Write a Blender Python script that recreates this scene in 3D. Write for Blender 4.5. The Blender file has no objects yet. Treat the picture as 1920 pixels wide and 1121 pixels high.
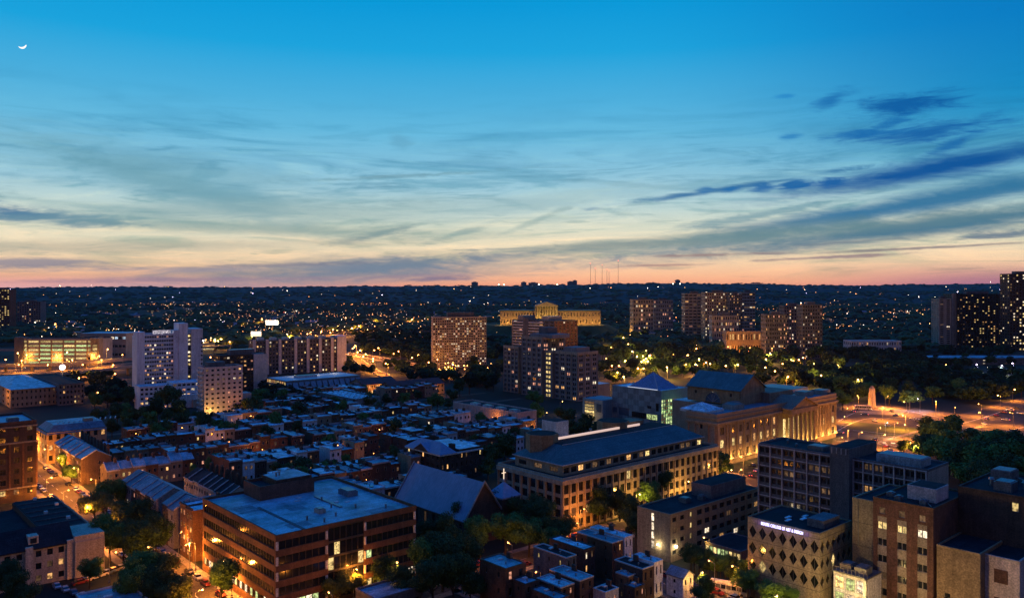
import bpy, math, random
from mathutils import Vector, noise as mnoise
random.seed(11)
S = bpy.context.scene
col = S.collection
# ---------------------------------------------------------------- camera, sky, exposure
FPX, HY, H = 1510.0, 541.0, 85.0            # focal length and horizon row in photo pixels, camera height in metres
cam = bpy.data.cameras.new('camera'); cam.sensor_width = 36; cam.lens = 36*FPX/1920
cam.clip_start = 1; cam.clip_end = 60000; cam.shift_y = (HY-560.5)/1920.0
cam_o = bpy.data.objects.new('camera', cam); col.objects.link(cam_o)
cam_o.location = (0, 0, H); cam_o.rotation_euler = (math.radians(90), 0, 0); S.camera = cam_o
S.view_settings.view_transform = 'Standard'; S.view_settings.look = 'None'
S.view_settings.exposure = 0; S.view_settings.gamma = 1; S.view_settings.use_curve_mapping = False
S.render.engine = 'CYCLES'
cy = S.cycles
cy.max_bounces = 4; cy.diffuse_bounces = 2; cy.glossy_bounces = 2; cy.transmission_bounces = 2; cy.transparent_max_bounces = 6
cy.volume_bounces = 0; cy.use_denoising = True; cy.sample_clamp_indirect = 3.0; cy.caustics_reflective = False; cy.caustics_refractive = False
cy.use_light_tree = True

HAZE = 1.7e-5
def s2l(c):
    return tuple((x/255/12.92 if x/255 <= .04045 else ((x/255+.055)/1.055)**2.4) for x in c)

def build_world():
    W = bpy.data.worlds.new('World'); S.world = W; W.use_nodes = True
    nt = W.node_tree; N = nt.nodes; L = nt.links; N.clear()
    out = N.new('ShaderNodeOutputWorld'); bg = N.new('ShaderNodeBackground'); L.new(bg.outputs[0], out.inputs[0])
    tc = N.new('ShaderNodeTexCoord'); sep = N.new('ShaderNodeSeparateXYZ'); L.new(tc.outputs['Generated'], sep.inputs[0])
    def M(op, a, b=None, clamp=False):
        n = N.new('ShaderNodeMath'); n.operation = op; n.use_clamp = clamp
        for i, v in enumerate((a, b)):
            if v is None: continue
            if isinstance(v, (int, float)): n.inputs[i].default_value = v
            else: L.new(v, n.inputs[i])
        return n.outputs[0]
    X, Y, Z = sep.outputs
    az = M('ARCTAN2', X, Y)
    hyp = M('SQRT', M('ADD', M('MULTIPLY', X, X), M('MULTIPLY', Y, Y)))
    el = M('DIVIDE', Z, M('MAXIMUM', hyp, 1e-4))
    ramp = N.new('ShaderNodeValToRGB'); cr = ramp.color_ramp
    L.new(M('DIVIDE', el, 0.5, True), ramp.inputs[0])
    stops = [(-.001, (222,138,112)), (.008, (246,170,128)), (.018, (250,192,146)), (.032, (246,210,168)), (.052, (238,222,188)),
             (.075, (218,221,200)), (.097, (190,213,210)), (.122, (158,202,217)), (.150, (132,193,219)), (.190, (100,184,221)), (.226, (78,176,221)), (.292, (24,162,220)), (.352, (0,152,216)), (.5, (0,120,200))]
    while len(cr.elements) < len(stops): cr.elements.new(0.5)
    for e, (p, c) in zip(cr.elements, stops):
        e.position = max(0, p)/0.5; e.color = (*s2l(c), 1)
    def mix(f, a, b, mode='MIX'):
        n = N.new('ShaderNodeMix'); n.data_type = 'RGBA'; n.blend_type = mode
        if isinstance(f, (int, float)): n.inputs[0].default_value = f
        else: L.new(f, n.inputs[0])
        for i, v in ((6, a), (7, b)):
            if isinstance(v, tuple): n.inputs[i].default_value = (*v, 1)
            else: L.new(v, n.inputs[i])
        return n.outputs[2]
    c = ramp.outputs[0]
    # the sky behind the haze is that much brighter than it looks through it
    tau = M('MINIMUM', M('DIVIDE', 260*HAZE, M('MAXIMUM', el, 1e-3)), 9700*HAZE)
    gn = N.new('ShaderNodeVectorMath'); gn.operation = 'SCALE'; L.new(M('EXPONENT', M('MULTIPLY', tau, .85)), gn.inputs['Scale'])
    def mr(v, a, b, x=0., y=1.):
        n = N.new('ShaderNodeMapRange'); n.interpolation_type = 'SMOOTHSTEP'; L.new(v, n.inputs[0])
        n.inputs[1].default_value = a; n.inputs[2].default_value = b; n.inputs[3].default_value = x; n.inputs[4].default_value = y
        return n.outputs[0]
    c0 = c
    # bluer and deeper to the far right and top left, mauve low on both flanks
    c = mix(M('MULTIPLY', mr(az, .12, .6), mr(el, .05, .22)), c, mix(1., c, (.05, .56, .76), 'MULTIPLY'))
    c = mix(M('MULTIPLY', mr(az, -.02, -.45), mr(el, .02, 0.)), c, s2l((226,166,160)))
    c = mix(M('MULTIPLY', mr(az, .3, .55), mr(el, .035, 0.)), c, s2l((172,112,136)))
    # position on the sky as (azimuth, elevation)
    cmb = N.new('ShaderNodeCombineXYZ'); L.new(az, cmb.inputs[0]); L.new(el, cmb.inputs[1]); P = cmb.outputs[0]
    def vec_noise(scale, sx, sy, rot, detail=5, dist=.6, rough=.6):
        mp = N.new('ShaderNodeMapping'); mp.inputs['Scale'].default_value = (sx, sy, 1); mp.inputs['Rotation'].default_value = (0, 0, rot)
        L.new(P, mp.inputs[0]); n = N.new('ShaderNodeTexNoise'); n.inputs['Scale'].default_value = scale
        n.inputs['Detail'].default_value = detail; n.inputs['Distortion'].default_value = dist; n.inputs['Roughness'].default_value = rough
        L.new(mp.outputs[0], n.inputs['Vector']); return n.outputs[0]
    w1 = vec_noise(3.0, 1, 9, -.10, 6, 1.2); w2 = vec_noise(7, 1, 7, -.14, 6, .8, .65); w3 = vec_noise(1.6, 1, 5, -.05, 4, 2.2, .55)
    cloudy = M('MULTIPLY', mr(el, .0, .03), mr(el, .27, .10))
    c = mix(M('MULTIPLY', M('MULTIPLY', mr(w1, .47, .70), cloudy), .85), c, mix(1., c, (.50, .66, .74), 'MULTIPLY'))
    c = mix(M('MULTIPLY', M('MULTIPLY', mr(w3, .48, .7), cloudy), .6), c, mix(1., c, (.52, .70, .78), 'MULTIPLY'))
    # long wisps of cirrus, some paler and some greyer than the sky behind
    w4 = vec_noise(2.2, 1, 6.5, -.16, 9, 3.4, .62); w5 = vec_noise(4.5, 1, 11, .05, 9, 2.0, .66); w6 = vec_noise(16, 1, 5, -.12, 9, 1.2, .7)
    mid = M('MULTIPLY', mr(el, .01, .05), mr(el, .25, .13))
    c = mix(M('MULTIPLY', M('MULTIPLY', mr(w4, .50, .66), mid), .9), c, mix(1., c, (.54, .72, .78), 'MULTIPLY'))
    c = mix(M('MULTIPLY', M('MULTIPLY', mr(w4, .46, .28), mid), .7), c, mix(1., c, (1.34, 1.17, 1.05), 'MULTIPLY'))
    c = mix(M('MULTIPLY', M('MULTIPLY', mr(w5, .52, .64), cloudy), .8), c, mix(1., c, (.66, .76, .80), 'MULTIPLY'))
    c = mix(M('MULTIPLY', M('MULTIPLY', mr(w5, .46, .34), cloudy), .75), c, mix(1., c, (1.18, 1.1, 1.02), 'MULTIPLY'))
    # broken edge of the single clouds
    edge = M('ADD', M('MULTIPLY', M('SUBTRACT', w2, .5), 2.4), M('MULTIPLY', M('SUBTRACT', w6, .5), 2.0))
    soft = M('MULTIPLY', edge, .38)
    strokes = [(1700,195,72,17,4,(0,90,160),.95),(1560,186,34,13,25,(14,104,172),.8),(1745,246,110,13,4,(6,92,162),.9),(1640,250,70,6,0,(12,104,172),.75),
        (1805,262,42,8,22,(8,98,166),.8),(1480,257,22,5,4,(20,120,186),.7),(1476,180,18,6,3,(20,125,195),.6),(1672,230,26,6,20,(12,104,172),.6),
        (1770,314,235,15,8,(4,84,152),1.),(1390,350,210,5,7,(28,104,158),.85),(1322,357,16,6,8,(20,106,168),.85),(1370,356,17,6,8,(20,106,168),.9),
        (1430,352,23,8,8,(14,100,164),.9),(1492,347,26,10,6,(12,98,162),.95),(1560,341,26,9,4,(6,92,160),.9),(1740,378,420,15,9,(40,112,154),.95),(1450,398,230,7,10,(74,134,156),.6),
        (1740,424,430,15,6,(58,112,138),.95),(1330,448,360,12,4,(100,136,142),.85),(1130,462,200,6,2,(140,152,146),.55),(1880,441,110,5,4,(60,100,130),.8),
        (1200,348,120,4,-6,(120,166,182),.4),(70,404,120,10,-3,(34,106,150),.9),(30,398,60,11,3,(24,98,150),.8),(205,417,48,4,-2,(60,120,150),.8),(250,410,30,4,5,(90,140,160),.5),
        (640,513,330,20,3,(112,128,144),.9),(760,495,190,13,5,(104,128,146),.8),(300,505,260,5,1,(142,138,152),.6),(60,493,130,8,-2,(120,124,144),.75),
        (690,444,85,7,13,(86,128,140),.7),(760,330,200,4,4,(96,142,158),.6),(470,428,330,10,-1,(126,156,154),.7),(480,498,210,3,2,(120,122,136),.6),
        (1000,416,75,5,22,(124,160,160),.45),(750,268,28,15,-50,(92,158,190),.5),(1250,300,90,4,4,(106,172,204),.5),(860,438,60,5,16,(120,154,156),.5),
        (1330,478,100,2.5,1,(150,128,122),.8),(1560,482,130,2.5,2,(140,118,124),.8),(1745,464,190,2.5,2,(120,112,120),.8),(1250,497,60,2,1,(160,124,118),.7),
        (1620,452,110,3,3,(118,130,136),.6),(820,523,75,4,3,(120,112,134),.8),(290,322,230,30,-8,(112,166,184),.6),(330,350,160,18,-14,(104,156,172),.6),(600,400,260,16,3,(148,176,176),.5),(560,350,120,14,-8,(130,178,196),.35),
        (370,392,300,14,4,(126,164,172),.5),(1000,380,200,14,6,(150,184,190),.5),(400,524,420,4,1,(150,122,140),.55),(200,462,420,9,2,(176,170,152),.55),(950,378,60,6,-14,(130,172,182),.4)]
    for px, py, hl, hw, ang, rgb, al in strokes:
        t = (px-960)/FPX; a = math.atan(t)
        mp = N.new('ShaderNodeMapping'); mp.vector_type = 'TEXTURE'
        mp.inputs['Location'].default_value = (a, (HY-py)/FPX*math.cos(a), 0)
        mp.inputs['Rotation'].default_value = (0, 0, math.radians(ang))
        mp.inputs['Scale'].default_value = (hl/FPX*(1.25 if hl*hw < 2600 else 1.5), hw/FPX*(1.35 if hl*hw < 2600 else 1.75), 1)
        L.new(P, mp.inputs[0])
        ln = N.new('ShaderNodeVectorMath'); ln.operation = 'LENGTH'; L.new(mp.outputs[0], ln.inputs[0])
        d = M('ADD', ln.outputs['Value'], edge if hl*hw < 2600 else soft)
        c = mix(M('MULTIPLY', mr(d, 1.15, .1), al), c, s2l(rgb))
    L.new(c, gn.inputs[0]); c = gn.outputs[0]
    # overhead and behind the camera the dusk sky is darker
    # unseen low sky behind the camera: warm downtown glow added to light facing walls
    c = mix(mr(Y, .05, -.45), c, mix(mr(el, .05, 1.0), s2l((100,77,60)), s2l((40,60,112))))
    c = mix(mr(el, .45, 1.6), c, s2l((6,100,208)))
    c = mix(mr(el, .0, -.02), c, s2l((10,14,22)))
    sky = N.new('ShaderNodeTexSky'); sky.sky_type = 'NISHITA'; sky.sun_disc = False
    sky.sun_elevation = math.radians(0.3); sky.sun_rotation = math.radians(4)
    m = N.new('ShaderNodeVectorMath'); m.operation = 'SCALE'; L.new(sky.outputs[0], m.inputs[0]); m.inputs['Scale'].default_value = .002
    a = N.new('ShaderNodeVectorMath'); a.operation = 'ADD'; L.new(c, a.inputs[0]); L.new(m.outputs[0], a.inputs[1])
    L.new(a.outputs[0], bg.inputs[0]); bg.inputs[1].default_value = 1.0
build_world()

# ---------------------------------------------------------------- where things stand
RD = (0.7478, 0.6639)      # street grid: away to the right
LD = (-0.6639, 0.7478)     # street grid: away to the left
GA = math.atan2(RD[1], RD[0])
def P(px, py, z=0.0):
    d = (H-z)*FPX/(py-HY); return Vector(((px-960)*d/FPX, d, z))
def PD(px, d, z=0.0): return Vector(((px-960)*d/FPX, d, z))
def uv(p): return (p[0]*RD[0]+p[1]*RD[1], p[0]*LD[0]+p[1]*LD[1])
def xy(u, v, z=0.0): return Vector((u*RD[0]+v*LD[0], u*RD[1]+v*LD[1], z))
def scr(p):
    y = max(p[1], 1e-3); return (960+FPX*p[0]/y, HY+(H-p[2])*FPX/y)
def run_to(p, d, px):
    k = (px-960)/FPX; return (k*p[1]-p[0])/(d[0]-k*d[1])

# ---------------------------------------------------------------- materials
MATS = {}
def mat(name, c, rough=.85, var=.35, scale=.25, metal=0., emit=None, es=0., spec=.3, fine=True, stretch=None, seams=None):
    if name in MATS: return MATS[name]
    m = bpy.data.materials.new(name); m.use_nodes = True; nt = m.node_tree; N = nt.nodes; L = nt.links
    b = N['Principled BSDF']; b.inputs['Roughness'].default_value = rough; b.inputs['Metallic'].default_value = metal
    b.inputs['Specular IOR Level'].default_value = spec
    b.inputs['Base Color'].default_value = (*c, 1)
    if var > 0:
        tc = N.new('ShaderNodeTexCoord'); mp = N.new('ShaderNodeMapping'); L.new(tc.outputs['Object'], mp.inputs[0])
        if stretch: mp.inputs['Scale'].default_value = stretch
        oi = N.new('ShaderNodeObjectInfo'); va = N.new('ShaderNodeVectorMath'); va.operation = 'ADD'
        sc = N.new('ShaderNodeVectorMath'); sc.operation = 'SCALE'; cb = N.new('ShaderNodeCombineXYZ')
        L.new(oi.outputs['Random'], cb.inputs[0]); L.new(oi.outputs['Random'], cb.inputs[2]); L.new(cb.outputs[0], sc.inputs[0]); sc.inputs['Scale'].default_value = 90
        L.new(mp.outputs[0], va.inputs[0]); L.new(sc.outputs[0], va.inputs[1])
        n1 = N.new('ShaderNodeTexNoise'); n1.inputs['Scale'].default_value = scale; n1.inputs['Detail'].default_value = 8; n1.inputs['Roughness'].default_value = .68
        L.new(va.outputs[0], n1.inputs['Vector'])
        r = N.new('ShaderNodeMapRange'); r.inputs[1].default_value = .3; r.inputs[2].default_value = .7
        r.inputs[3].default_value = 1-var; r.inputs[4].default_value = 1+var*.7; L.new(n1.outputs[0], r.inputs[0])
        f = r.outputs[0]
        def mul(a, bb):
            q = N.new('ShaderNodeMath'); q.operation = 'MULTIPLY'; L.new(a, q.inputs[0]); L.new(bb, q.inputs[1]); return q.outputs[0]
        if fine:
            n2 = N.new('ShaderNodeTexNoise'); n2.inputs['Scale'].default_value = 2.6; n2.inputs['Detail'].default_value = 3; L.new(va.outputs[0], n2.inputs['Vector'])
            r2 = N.new('ShaderNodeMapRange'); r2.inputs[1].default_value = .35; r2.inputs[2].default_value = .65; r2.inputs[3].default_value = .72; r2.inputs[4].default_value = 1.25
            L.new(n2.outputs[0], r2.inputs[0]); f = mul(f, r2.outputs[0])
            m3 = N.new('ShaderNodeMapping'); m3.inputs['Scale'].default_value = (1.1, 1.1, .06); L.new(va.outputs[0], m3.inputs[0])
            n3 = N.new('ShaderNodeTexNoise'); n3.inputs['Scale'].default_value = 1.; n3.inputs['Detail'].default_value = 5; L.new(m3.outputs[0], n3.inputs['Vector'])
            r4 = N.new('ShaderNodeMapRange'); r4.inputs[1].default_value = .38; r4.inputs[2].default_value = .62; r4.inputs[3].default_value = .86; r4.inputs[4].default_value = 1.1
            L.new(n3.outputs[0], r4.inputs[0]); f = mul(f, r4.outputs[0])
        if seams:
            br = N.new('ShaderNodeTexBrick'); br.inputs['Scale'].default_value = 1; br.inputs['Brick Width'].default_value = seams[0]; br.inputs['Row Height'].default_value = seams[1]
            br.inputs['Mortar Size'].default_value = seams[2]; br.inputs['Color1'].default_value = (1,1,1,1); br.inputs['Color2'].default_value = (.78,.78,.78,1); br.inputs['Mortar'].default_value = (seams[3],)*3+(1,)
            L.new(tc.outputs['Object'], br.inputs['Vector'])
            sp = N.new('ShaderNodeSeparateColor'); L.new(br.outputs[0], sp.inputs[0]); f = mul(f, sp.outputs[0])
        r3 = N.new('ShaderNodeMapRange'); r3.inputs[3].default_value = .85; r3.inputs[4].default_value = 1.15; L.new(oi.outputs['Random'], r3.inputs[0]); f = mul(f, r3.outputs[0])
        s = N.new('ShaderNodeVectorMath'); s.operation = 'SCALE'; s.inputs[0].default_value = c; L.new(f, s.inputs['Scale'])
        L.new(s.outputs[0], b.inputs['Base Color'])
        bp = N.new('ShaderNodeBump'); bp.inputs['Strength'].default_value = .25; bp.inputs['Distance'].default_value = .2; L.new(n1.outputs[0], bp.inputs['Height']); L.new(bp.outputs[0], b.inputs['Normal'])
    if emit:
        b.inputs['Emission Color'].default_value = (*emit, 1); b.inputs['Emission Strength'].default_value = es
        m.cycles.emission_sampling = 'NONE'
    MATS[name] = m; return m

def lit_mat(name, c, st):
    """a lit room behind glass: curtains, ceiling light and furniture break the light up"""
    m = mat(name, (.05,.04,.03), .3, 0, emit=c, es=st); nt = m.node_tree; N = nt.nodes; L = nt.links; b = N['Principled BSDF']
    tc = N.new('ShaderNodeTexCoord'); n = N.new('ShaderNodeTexNoise'); n.inputs['Scale'].default_value = 1.3; n.inputs['Detail'].default_value = 3
    oi = N.new('ShaderNodeObjectInfo'); va = N.new('ShaderNodeVectorMath'); va.operation = 'ADD'; cb = N.new('ShaderNodeCombineXYZ')
    q = N.new('ShaderNodeMath'); q.operation = 'MULTIPLY'; q.inputs[1].default_value = 77; L.new(oi.outputs['Random'], q.inputs[0]); L.new(q.outputs[0], cb.inputs[0]); L.new(q.outputs[0], cb.inputs[1])
    L.new(tc.outputs['Object'], va.inputs[0]); L.new(cb.outputs[0], va.inputs[1]); L.new(va.outputs[0], n.inputs['Vector'])
    r = N.new('ShaderNodeMapRange'); r.inputs[1].default_value = .35; r.inputs[2].default_value = .62; r.inputs[3].default_value = st*.18; r.inputs[4].default_value = st*1.5
    L.new(n.outputs[0], r.inputs[0])
    r2 = N.new('ShaderNodeMapRange'); r2.inputs[3].default_value = .35; r2.inputs[4].default_value = 1.3; L.new(oi.outputs['Random'], r2.inputs[0])
    k = N.new('ShaderNodeMath'); k.operation = 'MULTIPLY'; L.new(r.outputs[0], k.inputs[0]); L.new(r2.outputs[0], k.inputs[1]); L.new(k.outputs[0], b.inputs['Emission Strength'])
    return m

M_ = dict(
 brick=mat('brick', (.165,.083,.045), .9, .4, .35), brick_dark=mat('brick_dark', (.08,.052,.04), .9, .4, .35), brick_red=mat('brick_red', (.14,.07,.048), .9, .4, .4),
 brick_tan=mat('brick_tan', (.30,.21,.12), .9, .35, .3), concrete=mat('concrete', (.36,.32,.27), .9, .3, .15), concrete_dark=mat('concrete_dark', (.13,.13,.135), .9, .35, .2),
 cream=mat('cream', (.52,.46,.34), .85, .25, .2), white=mat('white_paint', (.62,.60,.58), .7, .2, .2), lilac=mat('pale_panel', (.72,.71,.73), .8, .2, .12),
 stone=mat('limestone', (.36,.29,.21), .85, .3, .2), stone_pink=mat('pink_stone', (.29,.225,.155), .85, .3, .2), stone_grey=mat('grey_stone', (.27,.25,.25), .85, .35, .25),
 pink=mat('pink_render', (.58,.46,.42), .85, .25, .2), tan_conc=mat('tan_concrete', (.30,.25,.16), .88, .3, .2), teal_panel=mat('teal_panel', (.22,.30,.33), .6, .25, .2), teal_dark=mat('dark_teal_panel', (.15,.205,.235), .6, .25, .2),
 roof_blue=mat('roof_membrane', (.28,.42,.50), .5, .8, .12, seams=(4.4,1.5,.05,.62)), roof_light=mat('pale_roof', (.66,.77,.84), .5, .8, .3, seams=(24,1.8,.03,.7)),
 roof_mid=mat('slate_roof', (.20,.24,.30), .6, .45, .2, seams=(.9,.45,.03,.7)), roof_dark=mat('tar_roof', (.026,.030,.036), .85, .5, .12, spec=.1, seams=(20,2,.03,1.6)),
 roof_seam=mat('standing_seam', (.20,.25,.31), .4, .3, .1, spec=.5), roof_red=mat('red_roof', (.16,.05,.045), .8, .3, .2), copper=mat('green_roof', (.07,.14,.15), .6, .35, .15, seams=(40,1.2,.04,1.5)),
 glass=mat('dark_glass', (.012,.014,.018), .12, 0, spec=.8), glass_blue=mat('blue_glass', (.05,.10,.16), .15, 0, spec=.8), frame=mat('window_frame', (.30,.28,.26), .6, 0), frame_dark=mat('dark_frame', (.05,.045,.04), .6, 0),
 trim=mat('pale_trim', (.45,.42,.42), .6, .15, .3), metal=mat('grey_metal', (.22,.23,.25), .4, .15, .5, metal=.6), black=mat('black_metal', (.02,.02,.022), .5, 0),
 asphalt=mat('asphalt', (.092,.078,.060), .9, .4, .08, spec=.08), paving=mat('paving', (.19,.165,.135), .9, .3, .15), paint=mat('road_paint', (.7,.68,.6), .7, .15, .5), soil=mat('ground', (.013,.018,.012), .95, .5, .03, fine=False),
 lawn=mat('lawn', (.045,.07,.02), .95, .4, .06), bark=mat('bark', (.06,.045,.032), .95, .3, 1.), hill=mat('wooded_hill', (.016,.026,.030), .95, .5, .004, fine=False),
)
def leaf_mat(name, c):
    m = mat(name, c, .8, .45, .35, spec=.15); return m
M_['leaf'] = leaf_mat('leaf_green', (.09,.19,.045)); M_['leaf_dark'] = leaf_mat('leaf_dark', (.042,.088,.03)); M_['leaf_warm'] = leaf_mat('leaf_olive', (.08,.11,.03)); M_['leaf_far'] = leaf_mat('leaf_far', (.026,.048,.024))
LIT = dict(warm=lit_mat('lit_warm', (1.,.50,.17), .95), yellow=lit_mat('lit_yellow', (1.,.70,.26), 1.0), white=lit_mat('lit_white', (1.,.80,.55), 1.15), pink=lit_mat('lit_pink', (1.,.42,.26), .8),
           dim=lit_mat('lit_dim', (.9,.5,.25), .14), green=lit_mat('lit_green', (.80,1.,.40), .75), cool=lit_mat('lit_cool', (.6,.8,1.), .8))
def bulb(name, c, s): return mat(name, (.9,.9,.9), .4, 0, emit=c, es=s)
B_OR = bulb('sodium_bulb', (1.,.34,.07), 9); B_WH = bulb('white_bulb', (1.,.78,.55), 17); B_YE = bulb('yellow_bulb', (1.,.50,.13), 10); B_D1 = bulb('dim_sodium', (1.,.36,.09), 4.5); B_D2 = bulb('dim_white', (1.,.74,.5), 4.); B_RD = bulb('tail_light', (1.,.05,.02), 8); B_PK = bulb('violet_bulb', (.8,.62,1.), 20); B_GR = bulb('green_bulb', (.2,1.,.4), 14)

# ---------------------------------------------------------------- mesh building
class MB:
    def __init__(s): s.v = []; s.f = []; s.m = []; s.ms = []; s.marks = []
    def mark(s):
        if s.f and (not s.marks or s.marks[-1] != len(s.f)): s.marks.append(len(s.f))
    def pieces(s):
        """the marked pieces as meshes of their own"""
        if not s.marks: return [s]
        out = []; cuts = [0]+s.marks+[len(s.f)]
        for a, b in zip(cuts, cuts[1:]):
            q = MB(); mp = {}
            for f, m in zip(s.f[a:b], s.m[a:b]):
                nf = []
                for i in f:
                    if i not in mp: mp[i] = len(q.v); q.v.append(s.v[i])
                    nf.append(mp[i])
                q.f.append(tuple(nf)); q.m.append(q.mi(s.ms[m]))
            if q.f: out.append(q)
        return out
    def mi(s, m):
        if m not in s.ms: s.ms.append(m)
        return s.ms.index(m)
    def poly(s, pts, m):
        k = len(s.v); s.v += [tuple(p) for p in pts]; s.f.append(tuple(range(k, k+len(pts)))); s.m.append(s.mi(m))
    def hexa(s, p, m, skip=()):
        """p: 4 bottom corners ccw then 4 top corners ccw"""
        k = len(s.v); s.v += [tuple(q) for q in p]; i = s.mi(m)
        for n, f in enumerate(((3,2,1,0),(4,5,6,7),(0,1,5,4),(1,2,6,5),(2,3,7,6),(3,0,4,7))):
            if n in skip: continue
            s.f.append(tuple(k+j for j in f)); s.m.append(i)
    def box(s, x0, x1, y0, y1, z0, z1, m, skip=()):
        s.hexa([(x0,y0,z0),(x1,y0,z0),(x1,y1,z0),(x0,y1,z0),(x0,y0,z1),(x1,y0,z1),(x1,y1,z1),(x0,y1,z1)], m, skip)
    def cyl(s, x, y, z0, z1, r0, r1, m, n=8, cap=True):
        k = len(s.v); i = s.mi(m)
        for (z, r) in ((z0, r0), (z1, r1)):
            s.v += [(x+r*math.cos(2*math.pi*j/n), y+r*math.sin(2*math.pi*j/n), z) for j in range(n)]
        for j in range(n):
            s.f.append((k+j, k+(j+1)%n, k+n+(j+1)%n, k+n+j)); s.m.append(i)
        if cap: s.f.append(tuple(k+n+j for j in range(n))); s.m.append(i)
    def tube(s, a, b, r0, r1, m, n=6):
        a = Vector(a); b = Vector(b); d = (b-a).normalized(); t = Vector((0,0,1)) if abs(d.z) < .9 else Vector((1,0,0))
        e = d.cross(t).normalized(); g = d.cross(e); k = len(s.v); i = s.mi(m)
        for (c, r) in ((a, r0), (b, r1)):
            s.v += [tuple(c+(e*math.cos(2*math.pi*j/n)+g*math.sin(2*math.pi*j/n))*r) for j in range(n)]
        for j in range(n):
            s.f.append((k+j, k+n+j, k+n+(j+1)%n, k+(j+1)%n)); s.m.append(i)
        s.f.append(tuple(k+n+j for j in range(n))); s.m.append(i)
    def ball(s, c, r, m, nu=8, nv=5, sz=1.):
        k = len(s.v); i = s.mi(m)
        s.v.append((c[0], c[1], c[2]+r*sz))
        for a in range(1, nv):
            th = math.pi*a/nv
            s.v += [(c[0]+r*math.sin(th)*math.cos(2*math.pi*j/nu), c[1]+r*math.sin(th)*math.sin(2*math.pi*j/nu), c[2]+r*sz*math.cos(th)) for j in range(nu)]
        s.v.append((c[0], c[1], c[2]-r*sz)); e = len(s.v)-1
        for j in range(nu): s.f.append((k, k+1+j, k+1+(j+1)%nu)); s.m.append(i)
        for a in range(nv-2):
            for j in range(nu):
                o = k+1+a*nu; s.f.append((o+j, o+nu+j, o+nu+(j+1)%nu, o+(j+1)%nu)); s.m.append(i)
        o = k+1+(nv-2)*nu
        for j in range(nu): s.f.append((o+j, e, o+(j+1)%nu)); s.m.append(i)
    def mesh(s, name):
        me = bpy.data.meshes.new(name); me.from_pydata(s.v, [], s.f)
        for m in s.ms: me.materials.append(m)
        if len(s.ms) > 1: me.polygons.foreach_set('material_index', s.m)
        me.update(); return me
    def build(s, name, parent=None, **k):
        o = bpy.data.objects.new(name, s.mesh(name)); col.objects.link(o)
        if parent: o.parent = parent
        tag(o, **k); return o
def tag(o, label=None, cat=None, group=None, kind=None):
    if label: o['label'] = label
    if cat: o['category'] = cat
    if group: o['group'] = group
    if kind: o['kind'] = kind
def empty(name, loc, rz=0, **k):
    o = bpy.data.objects.new(name, None); o.location = loc; o.rotation_euler = (0,0,rz); o.empty_display_size = .5; col.objects.link(o); tag(o, **k); return o
def inst(name, me, loc, rz=0, parent=None, scale=None):
    o = bpy.data.objects.new(name, me); o.location = loc; o.rotation_euler = (0,0,rz)
    if scale: o.scale = scale
    col.objects.link(o)
    if parent: o.parent = parent
    return o
def copy_tree(o, parent=None):
    c = o.copy(); col.objects.link(c); c.parent = parent
    for ch in o.children: copy_tree(ch, c)
    return c
LM = []            # landmarks: (phrase, px, py)
AUTO = []          # things whose label is written at the end from where they stand: (root, base phrase, sample point, half size)
FOOT = []          # footprints in street-grid coordinates
def landmark(phrase, px, py): LM.append((phrase, px, py))

WIN = {}
def window_mesh(w, h, kind, style):
    k = (round(w,2), round(h,2), kind, style)
    if k in WIN: return WIN[k]
    b = MB(); g = LIT.get(kind) or {'dark': M_['glass'], 'blue': M_['glass_blue'], 'blind': M_['trim']}[kind]
    fr = M_['frame'] if style != 'dark' else M_['frame_dark']
    b.poly([(-w/2,0,0),(w/2,0,0),(w/2,0,h),(-w/2,0,h)], g)
    t = min(.09, w*.06); dp = .07
    bars = [(-w/2,-w/2+t,0,h),(w/2-t,w/2,0,h),(-w/2+t,w/2-t,0,t),(-w/2+t,w/2-t,h-t,h)]
    nm = max(0, int(round(w/1.3))-1) if style != 'plain' else 0
    for j in range(nm):
        x = -w/2+w*(j+1)/(nm+1); bars.append((x-t*.4, x+t*.4, t, h-t))
    for x0, x1, z0, z1 in bars: b.box(x0, x1, -dp, -.005, z0, z1, fr, skip=(4,))
    WIN[k] = b.mesh('window'); return WIN[k]

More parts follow.
